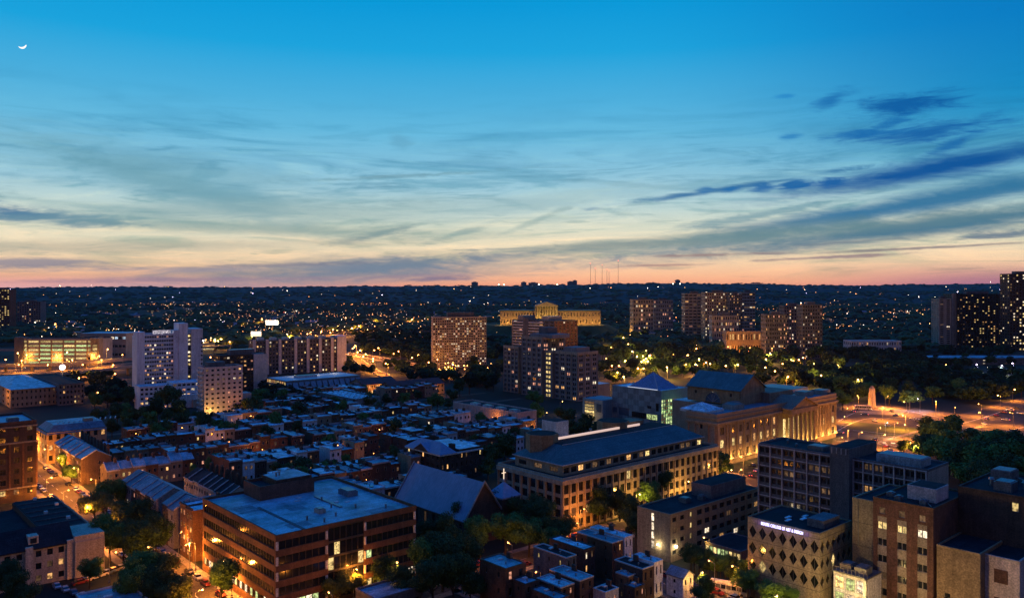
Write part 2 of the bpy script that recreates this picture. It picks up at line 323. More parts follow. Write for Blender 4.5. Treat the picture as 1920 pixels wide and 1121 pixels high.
class Bld:
    """a building: local x runs away to the right, local y away to the left, z up; the near corner is the origin"""
    def __init__(s, name, label, cat, loc, ang=GA, group=None, lm=None):
        s.root = empty(name, loc, ang, label=label, cat=cat, group=group); s.wins = []; s.loc = Vector(loc); s.ang = ang; s.w = {}
    def world(s, x, y, z):
        c, n = math.cos(s.ang), math.sin(s.ang); return Vector((s.loc[0]+c*x-n*y, s.loc[1]+n*x+c*y, s.loc[2]+z))
    def part(s, name): 
        if name not in s.w: s.w[name] = MB()
        return s.w[name]
    def fbox(s, mb, side, off, t, a0, a1, z0, z1, m):
        if a1-a0 < 1e-3 or z1-z0 < 1e-3: return
        if side == 'y': mb.box(a0, a1, off, off+t, z0, z1, m)
        else: mb.box(off, off+t, a0, a1, z0, z1, m)
    def facade(s, side, a0, a1, z0, z1, nc, nr, m, ww=.5, wh=.55, sill=.28, lit=.1, kinds=('warm','yellow','white'), off=0., t=.35, style='', part='wall', base=0., top=0., pick=None, double=False, band=None):
        """a wall with real window openings; off is where its outer face lies; base/top are blank heights"""
        mb = s.part(part); pa = (a1-a0)/nc; zb, zt = z0+base, z1-top; ph = (zt-zb)/nr
        zz = z0
        for r in range(nr):
            w0 = zb+ph*(r+sill); w1 = w0+ph*wh
            s.fbox(mb, side, off, t, a0, a1, zz, w0, band or m); a = a0
            for c in range(nc):
                cw = pa*ww; x0 = a0+pa*(c+.5)-cw/2; x1 = x0+cw
                s.fbox(mb, side, off, t, a, x0, w0, w1, m); a = x1
                k = pick(c, r) if pick else (random.choice(kinds) if random.random() < lit else ('dark' if random.random() < .9 else 'dim'))
                if double:
                    g = cw*.14; s.fbox(mb, side, off, t, x0+cw/2-g/2, x0+cw/2+g/2, w0, w1, m)
                    hw = (cw-g)/2
                    s.wins.append((side, x0+hw/2, off+t-.06, w0, hw, w1-w0, k, style)); s.wins.append((side, x1-hw/2, off+t-.06, w0, hw, w1-w0, k, style))
                else: s.wins.append((side, (x0+x1)/2, off+t-.06, w0, cw, w1-w0, k, style))
            s.fbox(mb, side, off, t, a, a1, w0, w1, m); zz = w1
        s.fbox(mb, side, off, t, a0, a1, zz, z1, m)
    def body(s, x0, x1, y0, y1, z0, z1, m, roof=None, par=.8, rm=None, part='wall', t=.35, trim=None):
        """solid core behind the facades (inset by t on the near sides), flat roof and parapet"""
        mb = s.part(part); mb.box(x0+t+.004, x1, y0+t+.004, y1, z0, z1-.02, m)
        r = s.part('roof'); r.box(x0+.36, x1-.36, y0+.36, y1-.36, z1-.015, z1+.12, rm or M_['roof_blue'])
        if par:
            p = s.part('parapet'); pm = trim or m
            p.box(x0-.05, x1+.05, y0-.05, y0+.36, z1+.003, z1+par, pm); p.box(x0-.05, x1+.05, y1-.36, y1+.05, z1+.003, z1+par, pm)
            p.box(x0-.05, x0+.36, y0+.362, y1-.362, z1+.003, z1+par, pm); p.box(x1-.36, x1+.05, y0+.362, y1-.362, z1+.003, z1+par, pm)
    def blank(s, side, a0, a1, z0, z1, m, off=0., t=.35, part='wall'): s.fbox(s.part(part), side, off, t, a0, a1, z0, z1, m)
    def done(s, foot=None, limit=100):
        for n, mb in s.w.items():
            if mb.f:
                for q in mb.pieces(): q.build(n.split('#')[0], s.root)
        ws = s.wins
        if len(ws) > limit:
            C = Vector((0,0,H))
            def dist(w):
                x, y = (w[1], w[2]) if w[0] == 'y' else (w[2], w[1]); return ((s.world(x, y, w[3])-C).length)/max(w[4]*w[5], .1)**.5
            ws = sorted(ws, key=dist); rest = ws[limit:]; ws = ws[:limit]
            mb = MB()
            for side, a, o, z, w, h, k, st in rest:
                me = window_mesh(w, h, k, st); base = len(mb.v)
                for v in me.vertices:
                    x, y, zz = v.co
                    mb.v.append((a+x, o+y, z+zz) if side == 'y' else (o+y, a-x, z+zz))
                for p in me.polygons:
                    mb.f.append(tuple(base+i for i in p.vertices)); mb.m.append(mb.mi(me.materials[p.material_index]))
            mb.build('window_rest', s.root, kind='stuff')
        for side, a, o, z, w, h, k, st in ws:
            me = window_mesh(w, h, k, st)
            inst('window', me, (a, o, z) if side == 'y' else (o, a, z), 0 if side == 'y' else -math.pi/2, s.root)
        if foot:
            cs = [s.world(x, y, 0) for x in foot[:2] for y in foot[2:]]; q = [uv(c) for c in cs]
            FOOT.append((min(a[0] for a in q), max(a[0] for a in q), min(a[1] for a in q), max(a[1] for a in q)))
        return s.root
def corner(px, py, h, pxr, pxl, z0=0.):
    """near roof corner seen at px,py at height h -> ground point, length to the right, length to the left"""
    p = P(px, py, h); return Vector((p.x, p.y, z0)), run_to(p, RD, pxr), run_to(p, LD, pxl)

# ---------------------------------------------------------------- lamps
def point(name, loc, power, c, parent=None, r=.35):
    l = bpy.data.lights.new(name, 'POINT'); l.energy = power; l.color = c; l.shadow_soft_size = r
    o = bpy.data.objects.new(name, l); o.location = loc; col.objects.link(o)
    if parent: o.parent = parent
    return o
CO = {'or': (1.,.31,.035), 'ye': (1.,.50,.09), 'wh': (1.,.80,.55), 'pk': (.75,.6,1.), 'gr': (.55,1.,.3)}
def spot(name, loc, power, c, parent, deg=150, r=.3):
    l = bpy.data.lights.new(name, 'SPOT'); l.energy = power; l.color = c; l.shadow_soft_size = r; l.spot_size = math.radians(deg); l.spot_blend = .55
    o = bpy.data.objects.new(name, l); o.location = loc; col.objects.link(o); o.parent = parent; return o
LAMPM = {}
def lamp_meshes(kind, far):
    if (kind, far) in LAMPM: return LAMPM[(kind, far)]
    a = MB(); r = .07 if not far else .1
    a.cyl(0, 0, 0, 8.4, r*1.5, r, M_['metal'], 6); a.box(-.25,.25,-.25,.25,0,.5,M_['metal'])
    b = MB(); b.tube((0,0,8.3), (1.5,0,8.9), r*.8, r*.6, M_['metal'])
    h = MB(); h.hexa([(1.1,-.2,8.85),(2.2,-.16,8.85),(2.2,.16,8.85),(1.1,.2,8.85),(1.2,-.14,9.05),(2.1,-.1,9.05),(2.1,.1,9.05),(1.2,.14,9.05)], M_['metal'])
    g = MB(); g.ball((1.75,0,8.78), .26 if not far else .5, {'or': B_OR, 'ye': B_YE, 'wh': B_WH, 'pk': B_PK, 'gr': B_GR}[kind])
    LAMPM[(kind, far)] = (a.mesh('pole'), b.mesh('arm'), h.mesh('lamp_head'), g.mesh('bulb')); return LAMPM[(kind, far)]
def lamp(p, kind='or', power=5000, rz=None, far=False, z=0., sc=1., glow=False):
    rz = random.uniform(0, 6.28) if rz is None else rz
    r = empty('street_lamp', (p[0], p[1], z), rz, cat='street lamp', group='street lamps')
    if sc != 1: r.scale = (sc,)*3
    ms = lamp_meshes(kind, far)
    if far:
        inst('pole', ms[0], (0,0,0), 0, r); inst('lamp_head', ms[3], (0,0,0), 0, r)
    else:
        for n, m in zip(('pole','arm','lamp_head'), ms[:3]): 
            q = inst(n, m, (0,0,0), 0, r)
        inst('bulb', ms[3], (0,0,0), 0, q)
    if power and glow: point('lamp_light', (1.75, 0, 8.2), power, CO[kind], r)
    elif power: spot('lamp_light', (1.75, 0, 8.2), power*.8, CO[kind], r); point('lamp_glow', (1.75, 0, 8.1), power*.25, CO[kind], r)
    nm = {'or': 'orange-glowing', 'ye': 'yellow-glowing', 'wh': 'white-glowing', 'pk': 'violet-glowing', 'gr': 'green-glowing'}[kind]
    AUTO.append((r, nm+' street lamp', Vector((p[0], p[1], z+8.8*sc)), .5*sc)); return r

# ---------------------------------------------------------------- trees
def crown_mesh(seed, nl, leaf, m, r=5., hgt=4.2, cz=8.):
    rnd = random.Random(seed); b = MB(); i = b.mi(m)
    lobes = []
    for k in range(17):
        a = rnd.uniform(0, 6.28); q = rnd.uniform(.25, .88)*r; z = rnd.uniform(-.6, .85)*hgt
        q *= (1-.5*abs(z)/hgt); lobes.append((q*math.cos(a), q*math.sin(a), cz+z, rnd.uniform(.2, .42)*r))
    lobes.append((0, 0, cz, r*.46))
    tot = sum(l[3]**2 for l in lobes)
    for l in lobes:
        for _ in range(int(nl*l[3]**2/tot)):
            u = rnd.uniform(-1, 1); a = rnd.uniform(0, 6.28); s = math.sqrt(1-u*u); rr = l[3]*(rnd.uniform(.55, 1.08) if rnd.random() < .85 else rnd.uniform(1.0, 1.3))
            c = Vector((l[0]+rr*s*math.cos(a), l[1]+rr*s*math.sin(a), l[2]+rr*u*.85))
            n = Vector((s*math.cos(a)+rnd.gauss(0,.5), s*math.sin(a)+rnd.gauss(0,.5), u+rnd.gauss(0,.5)+.3)).normalized()
            e = n.orthogonal().normalized(); g = n.cross(e); w = leaf*rnd.uniform(.6, 1.3); hh = w*rnd.uniform(.55, 1.)
            t = rnd.uniform(0, 6.28); e2 = e*math.cos(t)+g*math.sin(t); g2 = n.cross(e2)
            k = len(b.v); b.v += [tuple(c-e2*w*.5), tuple(c-g2*hh*.5+n*w*.1), tuple(c+e2*w*.5), tuple(c+g2*hh*.5+n*w*.1)]
            b.f.append((k,k+1,k+2,k+3)); b.m.append(i)
    return b.mesh('crown'), lobes
def trunk_mesh(seed, lobes, cz=8.):
    rnd = random.Random(seed); b = MB(); m = M_['bark']
    b.tube((0,0,0), (.1,.05,cz*.5), .32, .22, m, 7); b.tube((.1,.05,cz*.5), (0,.1,cz), .22, .08, m, 6)
    for l in lobes[:8]: b.tube((.08,.05,cz*rnd.uniform(.42,.62)), (l[0]*.9, l[1]*.9, l[2]), .12, .03, m, 5)
    return b.mesh('trunk')
TREES = {}
def tree_kinds():
    for q, (nl, lf) in {'near': (9500, .44), 'mid': (3200, .80), 'far': (900, 1.6)}.items():
        L_ = []
        for k, mn in enumerate(('leaf','leaf_dark','leaf_warm','leaf','leaf_dark')):
            me, lb = crown_mesh(100+k, nl, lf, M_[mn if q != 'far' else ('leaf_far' if k%2 else 'leaf_dark')], r=5.+.3*(k%3), hgt=3.8+.5*(k%2)); L_.append((me, trunk_mesh(k, lb), mn))
        TREES[q] = L_
tree_kinds()
def tree(p, h=12., w=None, q=None, k=None, z=0.):
    d = p[1]; q = q or ('near' if d < 330 else 'mid' if d < 620 else 'far')
    k = random.randrange(5) if k is None else k; me, tr, mn = TREES[q][k]; s = h/12.2; w = w or s*random.uniform(.85, 1.15)
    r = empty('tree', (p[0], p[1], z), random.uniform(0, 6.28), cat='tree', group='street and park trees'); r.scale = (w, w, s)
    inst('trunk', tr, (0,0,0), 0, r); inst('crown', me, (0,0,0), 0, r)
    size = 'tall' if h > 14.5 else 'small' if h < 9.5 else 'mid-sized'
    tone = {'leaf': 'green', 'leaf_dark': 'dark', 'leaf_warm': 'olive'}[mn]
    AUTO.append((r, f'{size} {tone} tree', Vector((p[0], p[1], z+8*s)), 4*w)); return r

# ---------------------------------------------------------------- cars
CARM = {}
def car_meshes(k):
    if k in CARM: return CARM[k]
    c = [(.5,.5,.52),(.03,.03,.035),(.25,.03,.03),(.05,.09,.2),(.18,.18,.19),(.55,.53,.48)][k]
    m = mat('car_paint_%d' % k, c, .3, 0, spec=.6, metal=.3)
    b = MB()
    def ring(x, zl, zh, wl, wh): return [(x,-wl,zl),(x,wl,zl),(x,wh,zh),(x,-wh,zh)]
    secs = [ring(-2.2,.35,.72,.78,.7), ring(-1.9,.28,.92,.86,.78), ring(-.9,.25,.96,.88,.8), ring(.9,.25,.95,.88,.8), ring(1.7,.28,.9,.86,.76), ring(2.2,.35,.68,.76,.66)]
    for a, q in zip(secs, secs[1:]):
        for j in range(4): b.poly([a[j], q[j], q[(j+1)%4], a[(j+1)%4]], m)
    b.poly(secs[0], m); b.poly(secs[-1][::-1], m)
    b.hexa([(-1.0,-.66,1.38),(.55,-.66,1.38),(.55,.66,1.38),(-1.0,.66,1.38),(-.95,-.6,1.45),(.45,-.6,1.45),(.45,.6,1.45),(-.95,.6,1.45)], m)
    g = MB(); g.hexa([(-1.6,-.76,.955),(1.15,-.76,.955),(1.15,.76,.955),(-1.6,.76,.955),(-1.0,-.645,1.378),(.54,-.645,1.378),(.54,.645,1.378),(-1.0,.645,1.378)], M_['glass'])
    w = MB()
    n = 10
    for s0, s1 in ((-.1,.1),):
        k0 = len(w.v)
        for y in (s0, s1): w.v += [(.33*math.cos(2*math.pi*j/n), y, .33*math.sin(2*math.pi*j/n)) for j in range(n)]
        i = w.mi(M_['black'])
        for j in range(n): w.f.append((k0+j, k0+(j+1)%n, k0+n+(j+1)%n, k0+n+j)); w.m.append(i)
        w.f.append(tuple(range(k0, k0+n))); w.m.append(i); w.f.append(tuple(range(k0+2*n-1, k0+n-1, -1))); w.m.append(i)
    CARM[k] = (b.mesh('body'), g.mesh('car_window'), w.mesh('wheel')); return CARM[k]
HL = {}
def car(p, rz, k=None, on=False, z=.05, cat='car'):
    k = random.randrange(6) if k is None else k; b, g, w = car_meshes(k)
    r = empty('car', (p[0], p[1], z), rz, cat='car', group='cars on the streets')
    inst('body', b, (0,0,0), 0, r); inst('car_window', g, (0,0,0), 0, r)
    for x in (-1.35, 1.35):
        for y in (-.8, .8): inst('wheel', w, (x, y, .33), 0, r)
    if not HL:
        for nm, m in (('headlight', B_WH), ('tail_light', B_RD)):
            q = MB(); q.box(-.05,.05,-.14,.14,-.07,.07, m); HL[nm] = q.mesh(nm)
            q = MB(); q.box(-.05,.05,-.14,.14,-.07,.07, M_['trim'] if nm == 'headlight' else M_['brick_red']); HL[nm+'_off'] = q.mesh(nm)
    for y in (-.55, .55):
        inst('headlight', HL['headlight' if on else 'headlight_off'], (2.17, y, .62), 0, r)
        inst('tail_light', HL['tail_light' if on else 'tail_light_off'], (-2.19, y, .66), 0, r)
    nm = ['silver','black','dark red','navy','grey','pale'][k]
    AUTO.append((r, nm+(' moving car with lights on' if on else ' parked car'), Vector((p[0], p[1], 1.)), 2.)); return r
# ================================================================ ground and streets
def strip(name, pts, m, z, kind='structure', **k):
    b = MB(); b.poly([(p[0], p[1], z) for p in pts], m); return b.build(name, kind=kind, **k)
def uvrect(u0, u1, v0, v1): return [xy(u0, v0), xy(u1, v0), xy(u1, v1), xy(u0, v1)]
g = MB()
g.poly([(-30000,-300,0),(30000,-300,0),(30000,45000,0),(-30000,45000,0)], M_['soil']); g.build('ground', kind='structure')
ROADS = []
def road(u0, u1, v0, v1, dash=True, walk=2.6, name='road'):
    """a street along the grid with raised pavements either side and a broken centre line"""
    strip(name, uvrect(u0, u1, v0, v1), M_['asphalt'], .02)
    ROADS.append((u0, u1, v0, v1))
    b = MB()
    along_u = (u1-u0) > (v1-v0)
    if along_u: rs = [(u0, u1, v0-walk, v0), (u0, u1, v1, v1+walk)]
    else: rs = [(u0-walk, u0, v0, v1), (u1, u1+walk, v0, v1)]
    for a, c, d, e in rs:
        q = uvrect(a, c, d, e); b.hexa([(p[0], p[1], .005) for p in q]+[(p[0], p[1], .14) for p in q], M_['paving'])
    b.build('pavement', kind='structure')
    if dash:
        b = MB()
        L = (u1-u0) if along_u else (v1-v0); k = 0.
        while k < L-3:
            if along_u: q = uvrect(u0+k, u0+k+3, (v0+v1)/2-.1, (v0+v1)/2+.1)
            else: q = uvrect((u0+u1)/2-.1, (u0+u1)/2+.1, v0+k, v0+k+3)
            b.poly([(p[0], p[1], .035) for p in q], M_['paint']); k += 8
        b.build('road_markings', kind='structure')
road(76, 89, 150, 640)                     # the street down the left of the brick office block
road(20, 76.0, 181, 193); road(89.0, 297, 181, 193)      # the cross street in front of it
road(297, 321, 120, 300)                   # the wide street before the columned museum
road(321.1, 560, 181, 197)
road(140, 150, 60, 181, dash=False); road(181, 193, 40, 181)
# ================================================================ hero buildings
R = random.random
def vent(mb, x, y, z, s=.5):
    mb.mark()
    mb.cyl(x, y, z, z+s*1.6, s*.5, s*.45, M_['metal'], 8); mb.cyl(x, y, z+s*1.6, z+s*2.1, s*.8, s*.5, M_['metal'], 8)
def unit(mb, x0, x1, y0, y1, z, h, m): mb.mark(); mb.box(x0, x1, y0, y1, z, z+h, m); mb.box(x0+.3, x1-.3, y0+.3, y1-.3, z+h, z+h+.25, M_['metal'])

def brick_office():
    h = 21.; p, a, l = corner(517, 1010, h, 780, 380)
    b = Bld('brick_office_building', 'large brown brick office block with a blue flat roof and dark ribbon windows', 'office building', p)
    br = M_['brick']; fl = 3.95; z0 = 1.2
    b.body(0, a, 0, l, 0, h, M_['brick_dark'], par=.9, trim=br)
    w = b.part('wall')
    def ribbons(side, a0, a1, off=0., n=5, lit=.015):
        z = 0.
        for f in range(n):
            zz = 1.0+f*fl if f else 0.
            top = 1.0+f*fl+1.15; b.blank(side, a0, a1, z, top, br, off); z = 1.0+(f+1)*fl-.55
            k = max(1, int((a1-a0)/1.7)); pw = (a1-a0)/k
            for i in range(k):
                kind = random.choice(('yellow','green','dim','warm')) if R() < (lit if f else .4) else 'dark'
                if f == 0: kind = random.choice(('green','yellow','white')) if R() < .65 else 'dark'
                b.wins.append((side, a0+pw*(i+.5), off+.3, top, pw*.97, z-top, kind, 'dark'))
        b.blank(side, a0, a1, z, h, br, off)
    ribbons('x', .9, l-.8)
    b.blank('x', l-.8, l, 0, h, br)
    c1, c2 = a*.345, a*.60
    ribbons('y', .9, c1-.8); ribbons('y', c2+.8, a-.8, lit=.05)
    for x in (.45, c1-.4, c2+.4, a-.4):
        z = 0.; 
        for f in range(5):
            cm = b.part('corner_column#%.1f%d' % (x, f)); zt = 1.0+f*fl+1.15; b.fbox(w, 'y', 0, .35, x-.45, x+.45, z, zt, br); z = 1.0+(f+1)*fl-.55
            cm.cyl(x, .22, zt, z, .36, .36, M_['white'], 8)
        b.fbox(w, 'y', 0, .35, x-.45, x+.45, z, h, br)
    b.fbox(w, 'x', 0, .35, 0.36, .9, 0, h, br)
    # the recessed dark glass entrance bay
    for f in range(5):
        z = 1.0+f*fl; k = 6; pw = (c2-c1)/k
        for i in range(k): b.wins.append(('y', c1+pw*(i+.5), .32, z+.35, pw*.96, fl-.5, 'yellow' if R() < (.12 if f in (2, 3) else .0) else 'dark', 'dark'))
        b.fbox(w, 'y', .16, .2, c1, c2, z-.15, z+.35, M_['frame_dark'])
    b.fbox(w, 'y', .16, .2, c1, c2, 20.6, h, M_['frame_dark'])
    # rooftop: penthouses, vents, ducts, hatches
    q = b.part('penthouse')
    x0, x1, y0, y1 = 12.5, 30.5, 37.3, 49.0
    q.box(x0, x1, y0, y0+.4, h+.12, h+4.4, M_['brick_red']); q.box(x0, x1, y1-.4, y1, h+.12, h+4.4, M_['brick_red'])
    q.box(x0, x0+.4, y0+.4, y1-.4, h+.12, h+4.4, M_['brick_red']); q.box(x1-.4, x1, y0+.4, y1-.4, h+.12, h+4.4, M_['brick_red'])
    q.box(x0+.4, x1-.4, y0+.4, y1-.4, h+.12, h+3.5, M_['roof_dark'])
    q2 = b.part('penthouse_roof'); q2.box(x0+5.5, x1-.6, y0+.6, y1-1, h+3.5, h+5.3, M_['brick_dark']); q2.box(x0+5.8, x1-.9, y0+.9, y1-1.3, h+5.3, h+5.4, M_['roof_blue'])
    v = b.part('roof_vent')
    for fx, fy in ((.32,.20),(.50,.16),(.58,.34),(.70,.24),(.62,.52),(.38,.1),(.85,.12)): vent(v, a*fx, l*fy, h+.12, .55)
    vent(v, x0+8, (y0+y1)/2, h+5.4, .6); vent(v, x0+9.5, (y0+y1)/2+1, h+5.4, .6)
    du = b.part('roof_duct#1'); du.box(a*.62, a*.64, l*.30, l*.62, h+.12, h+.45, M_['metal']); du = b.part('roof_duct#2'); du.box(a*.2, a*.22, l*.05, l*.62, h+.12, h+.3, M_['concrete_dark'])
    u_ = b.part('roof_unit#1'); unit(u_, a*.80, a*.88, l*.48, l*.60, h+.12, 1.5, M_['metal']); u_ = b.part('roof_unit#2'); unit(u_, a*.44, a*.49, l*.26, l*.32, h+.12, 1.1, M_['concrete'])
    u_ = b.part('roof_patch'); 
    for x0, y0, x1, y1 in ((.06,.55,.2,.72),(.34,.42,.45,.5),(.7,.06,.9,.15),(.5,.78,.62,.9),(.16,.1,.3,.2)): u_.box(a*x0, a*x1, l*y0, l*y1, h+.121, h+.135, M_['roof_mid'])
    for i in range(9): u_.box(.4, a-.4, l*(.1+.1*i)-.06, l*(.1+.1*i)+.06, h+.1211, h+.145, M_['roof_light'])
    d = b.part('roof_hatch')
    for fx, fy in ((.66,.42),(.72,.38),(.52,.66),(.47,.6)): d.mark(); d.box(a*fx, a*fx+1.3, l*fy, l*fy+.9, h+.12, h+.35, M_['white'])
    b.done((0, a, 0, l)); landmark('the brown brick office block', 590, 970)
    return p, a, l
bo = brick_office()

def gable(mb, x0, x1, y0, y1, z0, z1, m, wall, along='y', ov=.4):
    """pitched roof over a rectangle, ridge running along the named axis"""
    if along == 'y':
        xm = (x0+x1)/2; k = (z1-z0)/(xm-x0); e = ov*k
        for s, (xa, xb) in ((0, (x0-ov, xm)), (1, (x1+ov, xm))):
            za = z0-e; mb.hexa([(xa,y0-ov,za),(xb,y0-ov,z1),(xb,y1+ov,z1),(xa,y1+ov,za),(xa,y0-ov,za+.25),(xb,y0-ov,z1+.25),(xb,y1+ov,z1+.25),(xa,y1+ov,za+.25)], m)
        for y in (y0, y1): wall.poly([(x0,y,z0),(x1,y,z0),(xm,y,z1)], wall.gm)
    else:
        ym = (y0+y1)/2; k = (z1-z0)/(ym-y0); e = ov*k
        for ya in (y0-ov, y1+ov):
            za = z0-e; mb.hexa([(x0-ov,ya,za),(x1+ov,ya,za),(x1+ov,ym,z1),(x0-ov,ym,z1),(x0-ov,ya,za+.25),(x1+ov,ya,za+.25),(x1+ov,ym,z1+.25),(x0-ov,ym,z1+.25)], m)
        for x in (x0, x1): wall.poly([(x,y0,z0),(x,y1,z0),(x,ym,z1)], wall.gm)

def church():
    p = xy(164, 208); b = Bld('church', 'stone church with a steep plain blue slate nave roof', 'church', p)
    w = b.part('wall'); w.gm = M_['stone_grey']; st = M_['brick_dark']; r = b.part('roof')
    L = 40
    w.box(.36, 16, .36, L, 0, 9, st); w.gm = st
    b.facade('x', 0, L, 0, 9, 8, 1, st, .3, .6, .22, .25, ('warm','dim'), style='dark'); b.facade('y', .36, 16, 0, 9, 3, 1, st, .3, .6, .2, .2, ('warm',), style='dark')
    gable(r, 0, 16, 0, L, 9, 20, M_['roof_blue_slate'], w, 'y', .5)
    c = b.part('coping'); 
    for y in (-.75, L+.3): 
        c.hexa([(-.6,y,8.3),(8,y,20.2),(8,y+.5,20.2),(-.6,y+.5,8.3),(-.6,y,9.0),(8,y,20.9),(8,y+.5,20.9),(-.6,y+.5,9.0)], M_['stone_grey']); c.hexa([(8,y,20.2),(16.6,y,8.3),(16.6,y+.5,8.3),(8,y+.5,20.2),(8,y,20.9),(16.6,y,9.0),(16.6,y+.5,9.0),(8,y+.5,20.9)], M_['stone_grey'])
    # bell tower with pyramid cap and cross
    t = b.part('tower'); tx, ty = 19.5, 3.; t.box(tx-4, tx+4, ty-4, ty+4, 0, 13.2, st); t.box(tx-4.3, tx+4.3, ty-4.3, ty+4.3, 13.2, 13.7, M_['stone_grey'])
    q = b.part('tower_roof')
    for s in range(4):
        a0 = math.pi/4+s*math.pi/2; a1 = a0+math.pi/2; q.poly([(tx+6.1*math.cos(a0), ty+6.1*math.sin(a0), 13.7),(tx+6.1*math.cos(a1), ty+6.1*math.sin(a1), 13.7),(tx,ty,18.2)], M_['roof_blue_slate'])
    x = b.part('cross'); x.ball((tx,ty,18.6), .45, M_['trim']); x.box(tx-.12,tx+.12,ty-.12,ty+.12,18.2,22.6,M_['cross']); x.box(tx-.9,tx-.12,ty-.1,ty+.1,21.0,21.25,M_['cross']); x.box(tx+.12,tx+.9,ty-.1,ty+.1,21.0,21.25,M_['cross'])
    b.done((0, 24, 0, L)); landmark('the church', 830, 925)
M_['roof_blue_slate'] = mat('blue_slate', (.24,.29,.42), .5, .18, .15, seams=(.8,.4,.02,.75), fine=False)
M_['cross'] = mat('glowing_gilt_cross', (.6,.55,.4), .4, 0, emit=(1.,.75,.5), es=1.1)  # gilt colour plus an even glow put into the material itself
church()

def school_block():
    h = 18.; p, a, l = corner(1055, 902, h, 1345, 934)
    b = Bld('education_office_building', 'long stone block with tall slit windows and a hipped blue roof set back', 'office building', p); m = M_['stone']
    b.body(0, a, 0, l, 0, h, m, par=1.0, rm=M_['roof_dark'])
    def pk(c, r): return random.choice(('dim','warm','yellow')) if R() < .05 else 'dark'
    for side, n, L in (('y', 25, a), ('x', 8, l)):
        b.facade(side, 0 if side == 'y' else .36, L, 0, 12.6, n, 3, m, .62, .66, .2, pick=pk, style='dark')
        b.facade(side, 0 if side == 'y' else .36, L, 12.6, h, n, 1, m, .62, .60, .12, pick=pk, style='dark')
        k = b.part('pier')
        for i in range(n+1):
            q = L*i/n; b.fbox(k, side, -.4, .395, max(q-.28, .0), min(q+.28, L), 0, 16.6, m)
    c = b.part('cornice'); c.box(-.9, a+.3, -.9, -.06, 16.7, 18.3, M_['stone']); c.box(-.9, -.06, -.06, l, 16.7, 18.3, M_['stone'])
    # set back attic and hipped roof
    s = 4.6; z0, z1, z2 = h+.15, 22.2, 27.
    at = b.part('attic'); at.box(s+.36, a-s, s+.36, l-s, z0, z1, m)
    b.facade('y', s, a-s, z0, z1, 22, 1, m, .72, .5, .2, lit=.08, kinds=('yellow','warm'), off=s, part='attic', style='dark'); b.facade('x', s+.36, l-s, z0, z1, 3, 1, m, .5, .42, .25, lit=.3, kinds=('warm',), off=s, part='attic', style='dark')
    r = b.part('hip_roof'); o = s-.7; i = s+8.2; x1, y1 = a-s+.7, l-s+.7; X1, Y1 = a-i, l-s-6; rm = M_['copper']
    B = [(o,o,z1),(x1,o,z1),(x1,y1,z1),(o,y1,z1)]; T = [(i,i,z2),(X1,i,z2),(X1,Y1,z2),(i,Y1,z2)]
    for j in range(4): r.poly([B[j], B[(j+1)%4], T[(j+1)%4], T[j]], rm)
    r.poly(T, M_['roof_dark']); r.poly(B[::-1], m)
    e = b.part('eave_trim'); e.box(o-.15, x1+.1, o-.15, o-.01, z1-.2, z1+.12, M_['trim']); e.box(o-.15, o-.01, o, y1, z1-.2, z1+.12, M_['trim'])
    rt = b.part('ridge_trim'); rt.box(i, X1, i-.1, i+.12, z2+.01, z2+.22, M_['trim'])
    led = b.part('lit_parapet_strip'); led.box(i+4, X1-12, Y1-2.2, Y1-1.8, z2+.02, z2+.9, mat('pink_strip', (.5,.4,.35), .5, 0, emit=(1.,.68,.55), es=.75))
    u = b.part('plant_room#1'); cx, cyy = 10.5, l-11
    u.cyl(cx+2, cyy, z2-4, z2+3.2, 6.2, 6.2, M_['brick_tan'], 8); u.cyl(cx+2, cyy, z2+3.2, z2+3.3, 5.7, 5.7, M_['roof_dark'], 8)
    u = b.part('plant_room#2'); u.box(24, 31, l-7, l+1, h, z2+5.5, M_['white']); u.box(24.3, 30.7, l-6.7, l+.7, z2+5.5, z2+5.6, M_['roof_dark'])
    u = b.part('plant_room#3'); u.cyl(a*.62, l-7, z2-4, z2+2.6, 6.8, 6.8, M_['brick_tan'], 8); u.cyl(a*.62, l-7, z2+2.6, z2+2.7, 6.3, 6.3, M_['roof_dark'], 8); u.box(a*.62+5, a*.62+15, l-11, l-3, h, z2+1.6, M_['brick_tan'])
    vv = b.part('roof_vent')
    for x in (22, 40, 55, 62): vent(vv, x, l-10.5, z2, .8)
    b.done((0, a, 0, l+2)); landmark('the long stone block with the hipped roof', 1130, 880); return p, a, l
sb = school_block()

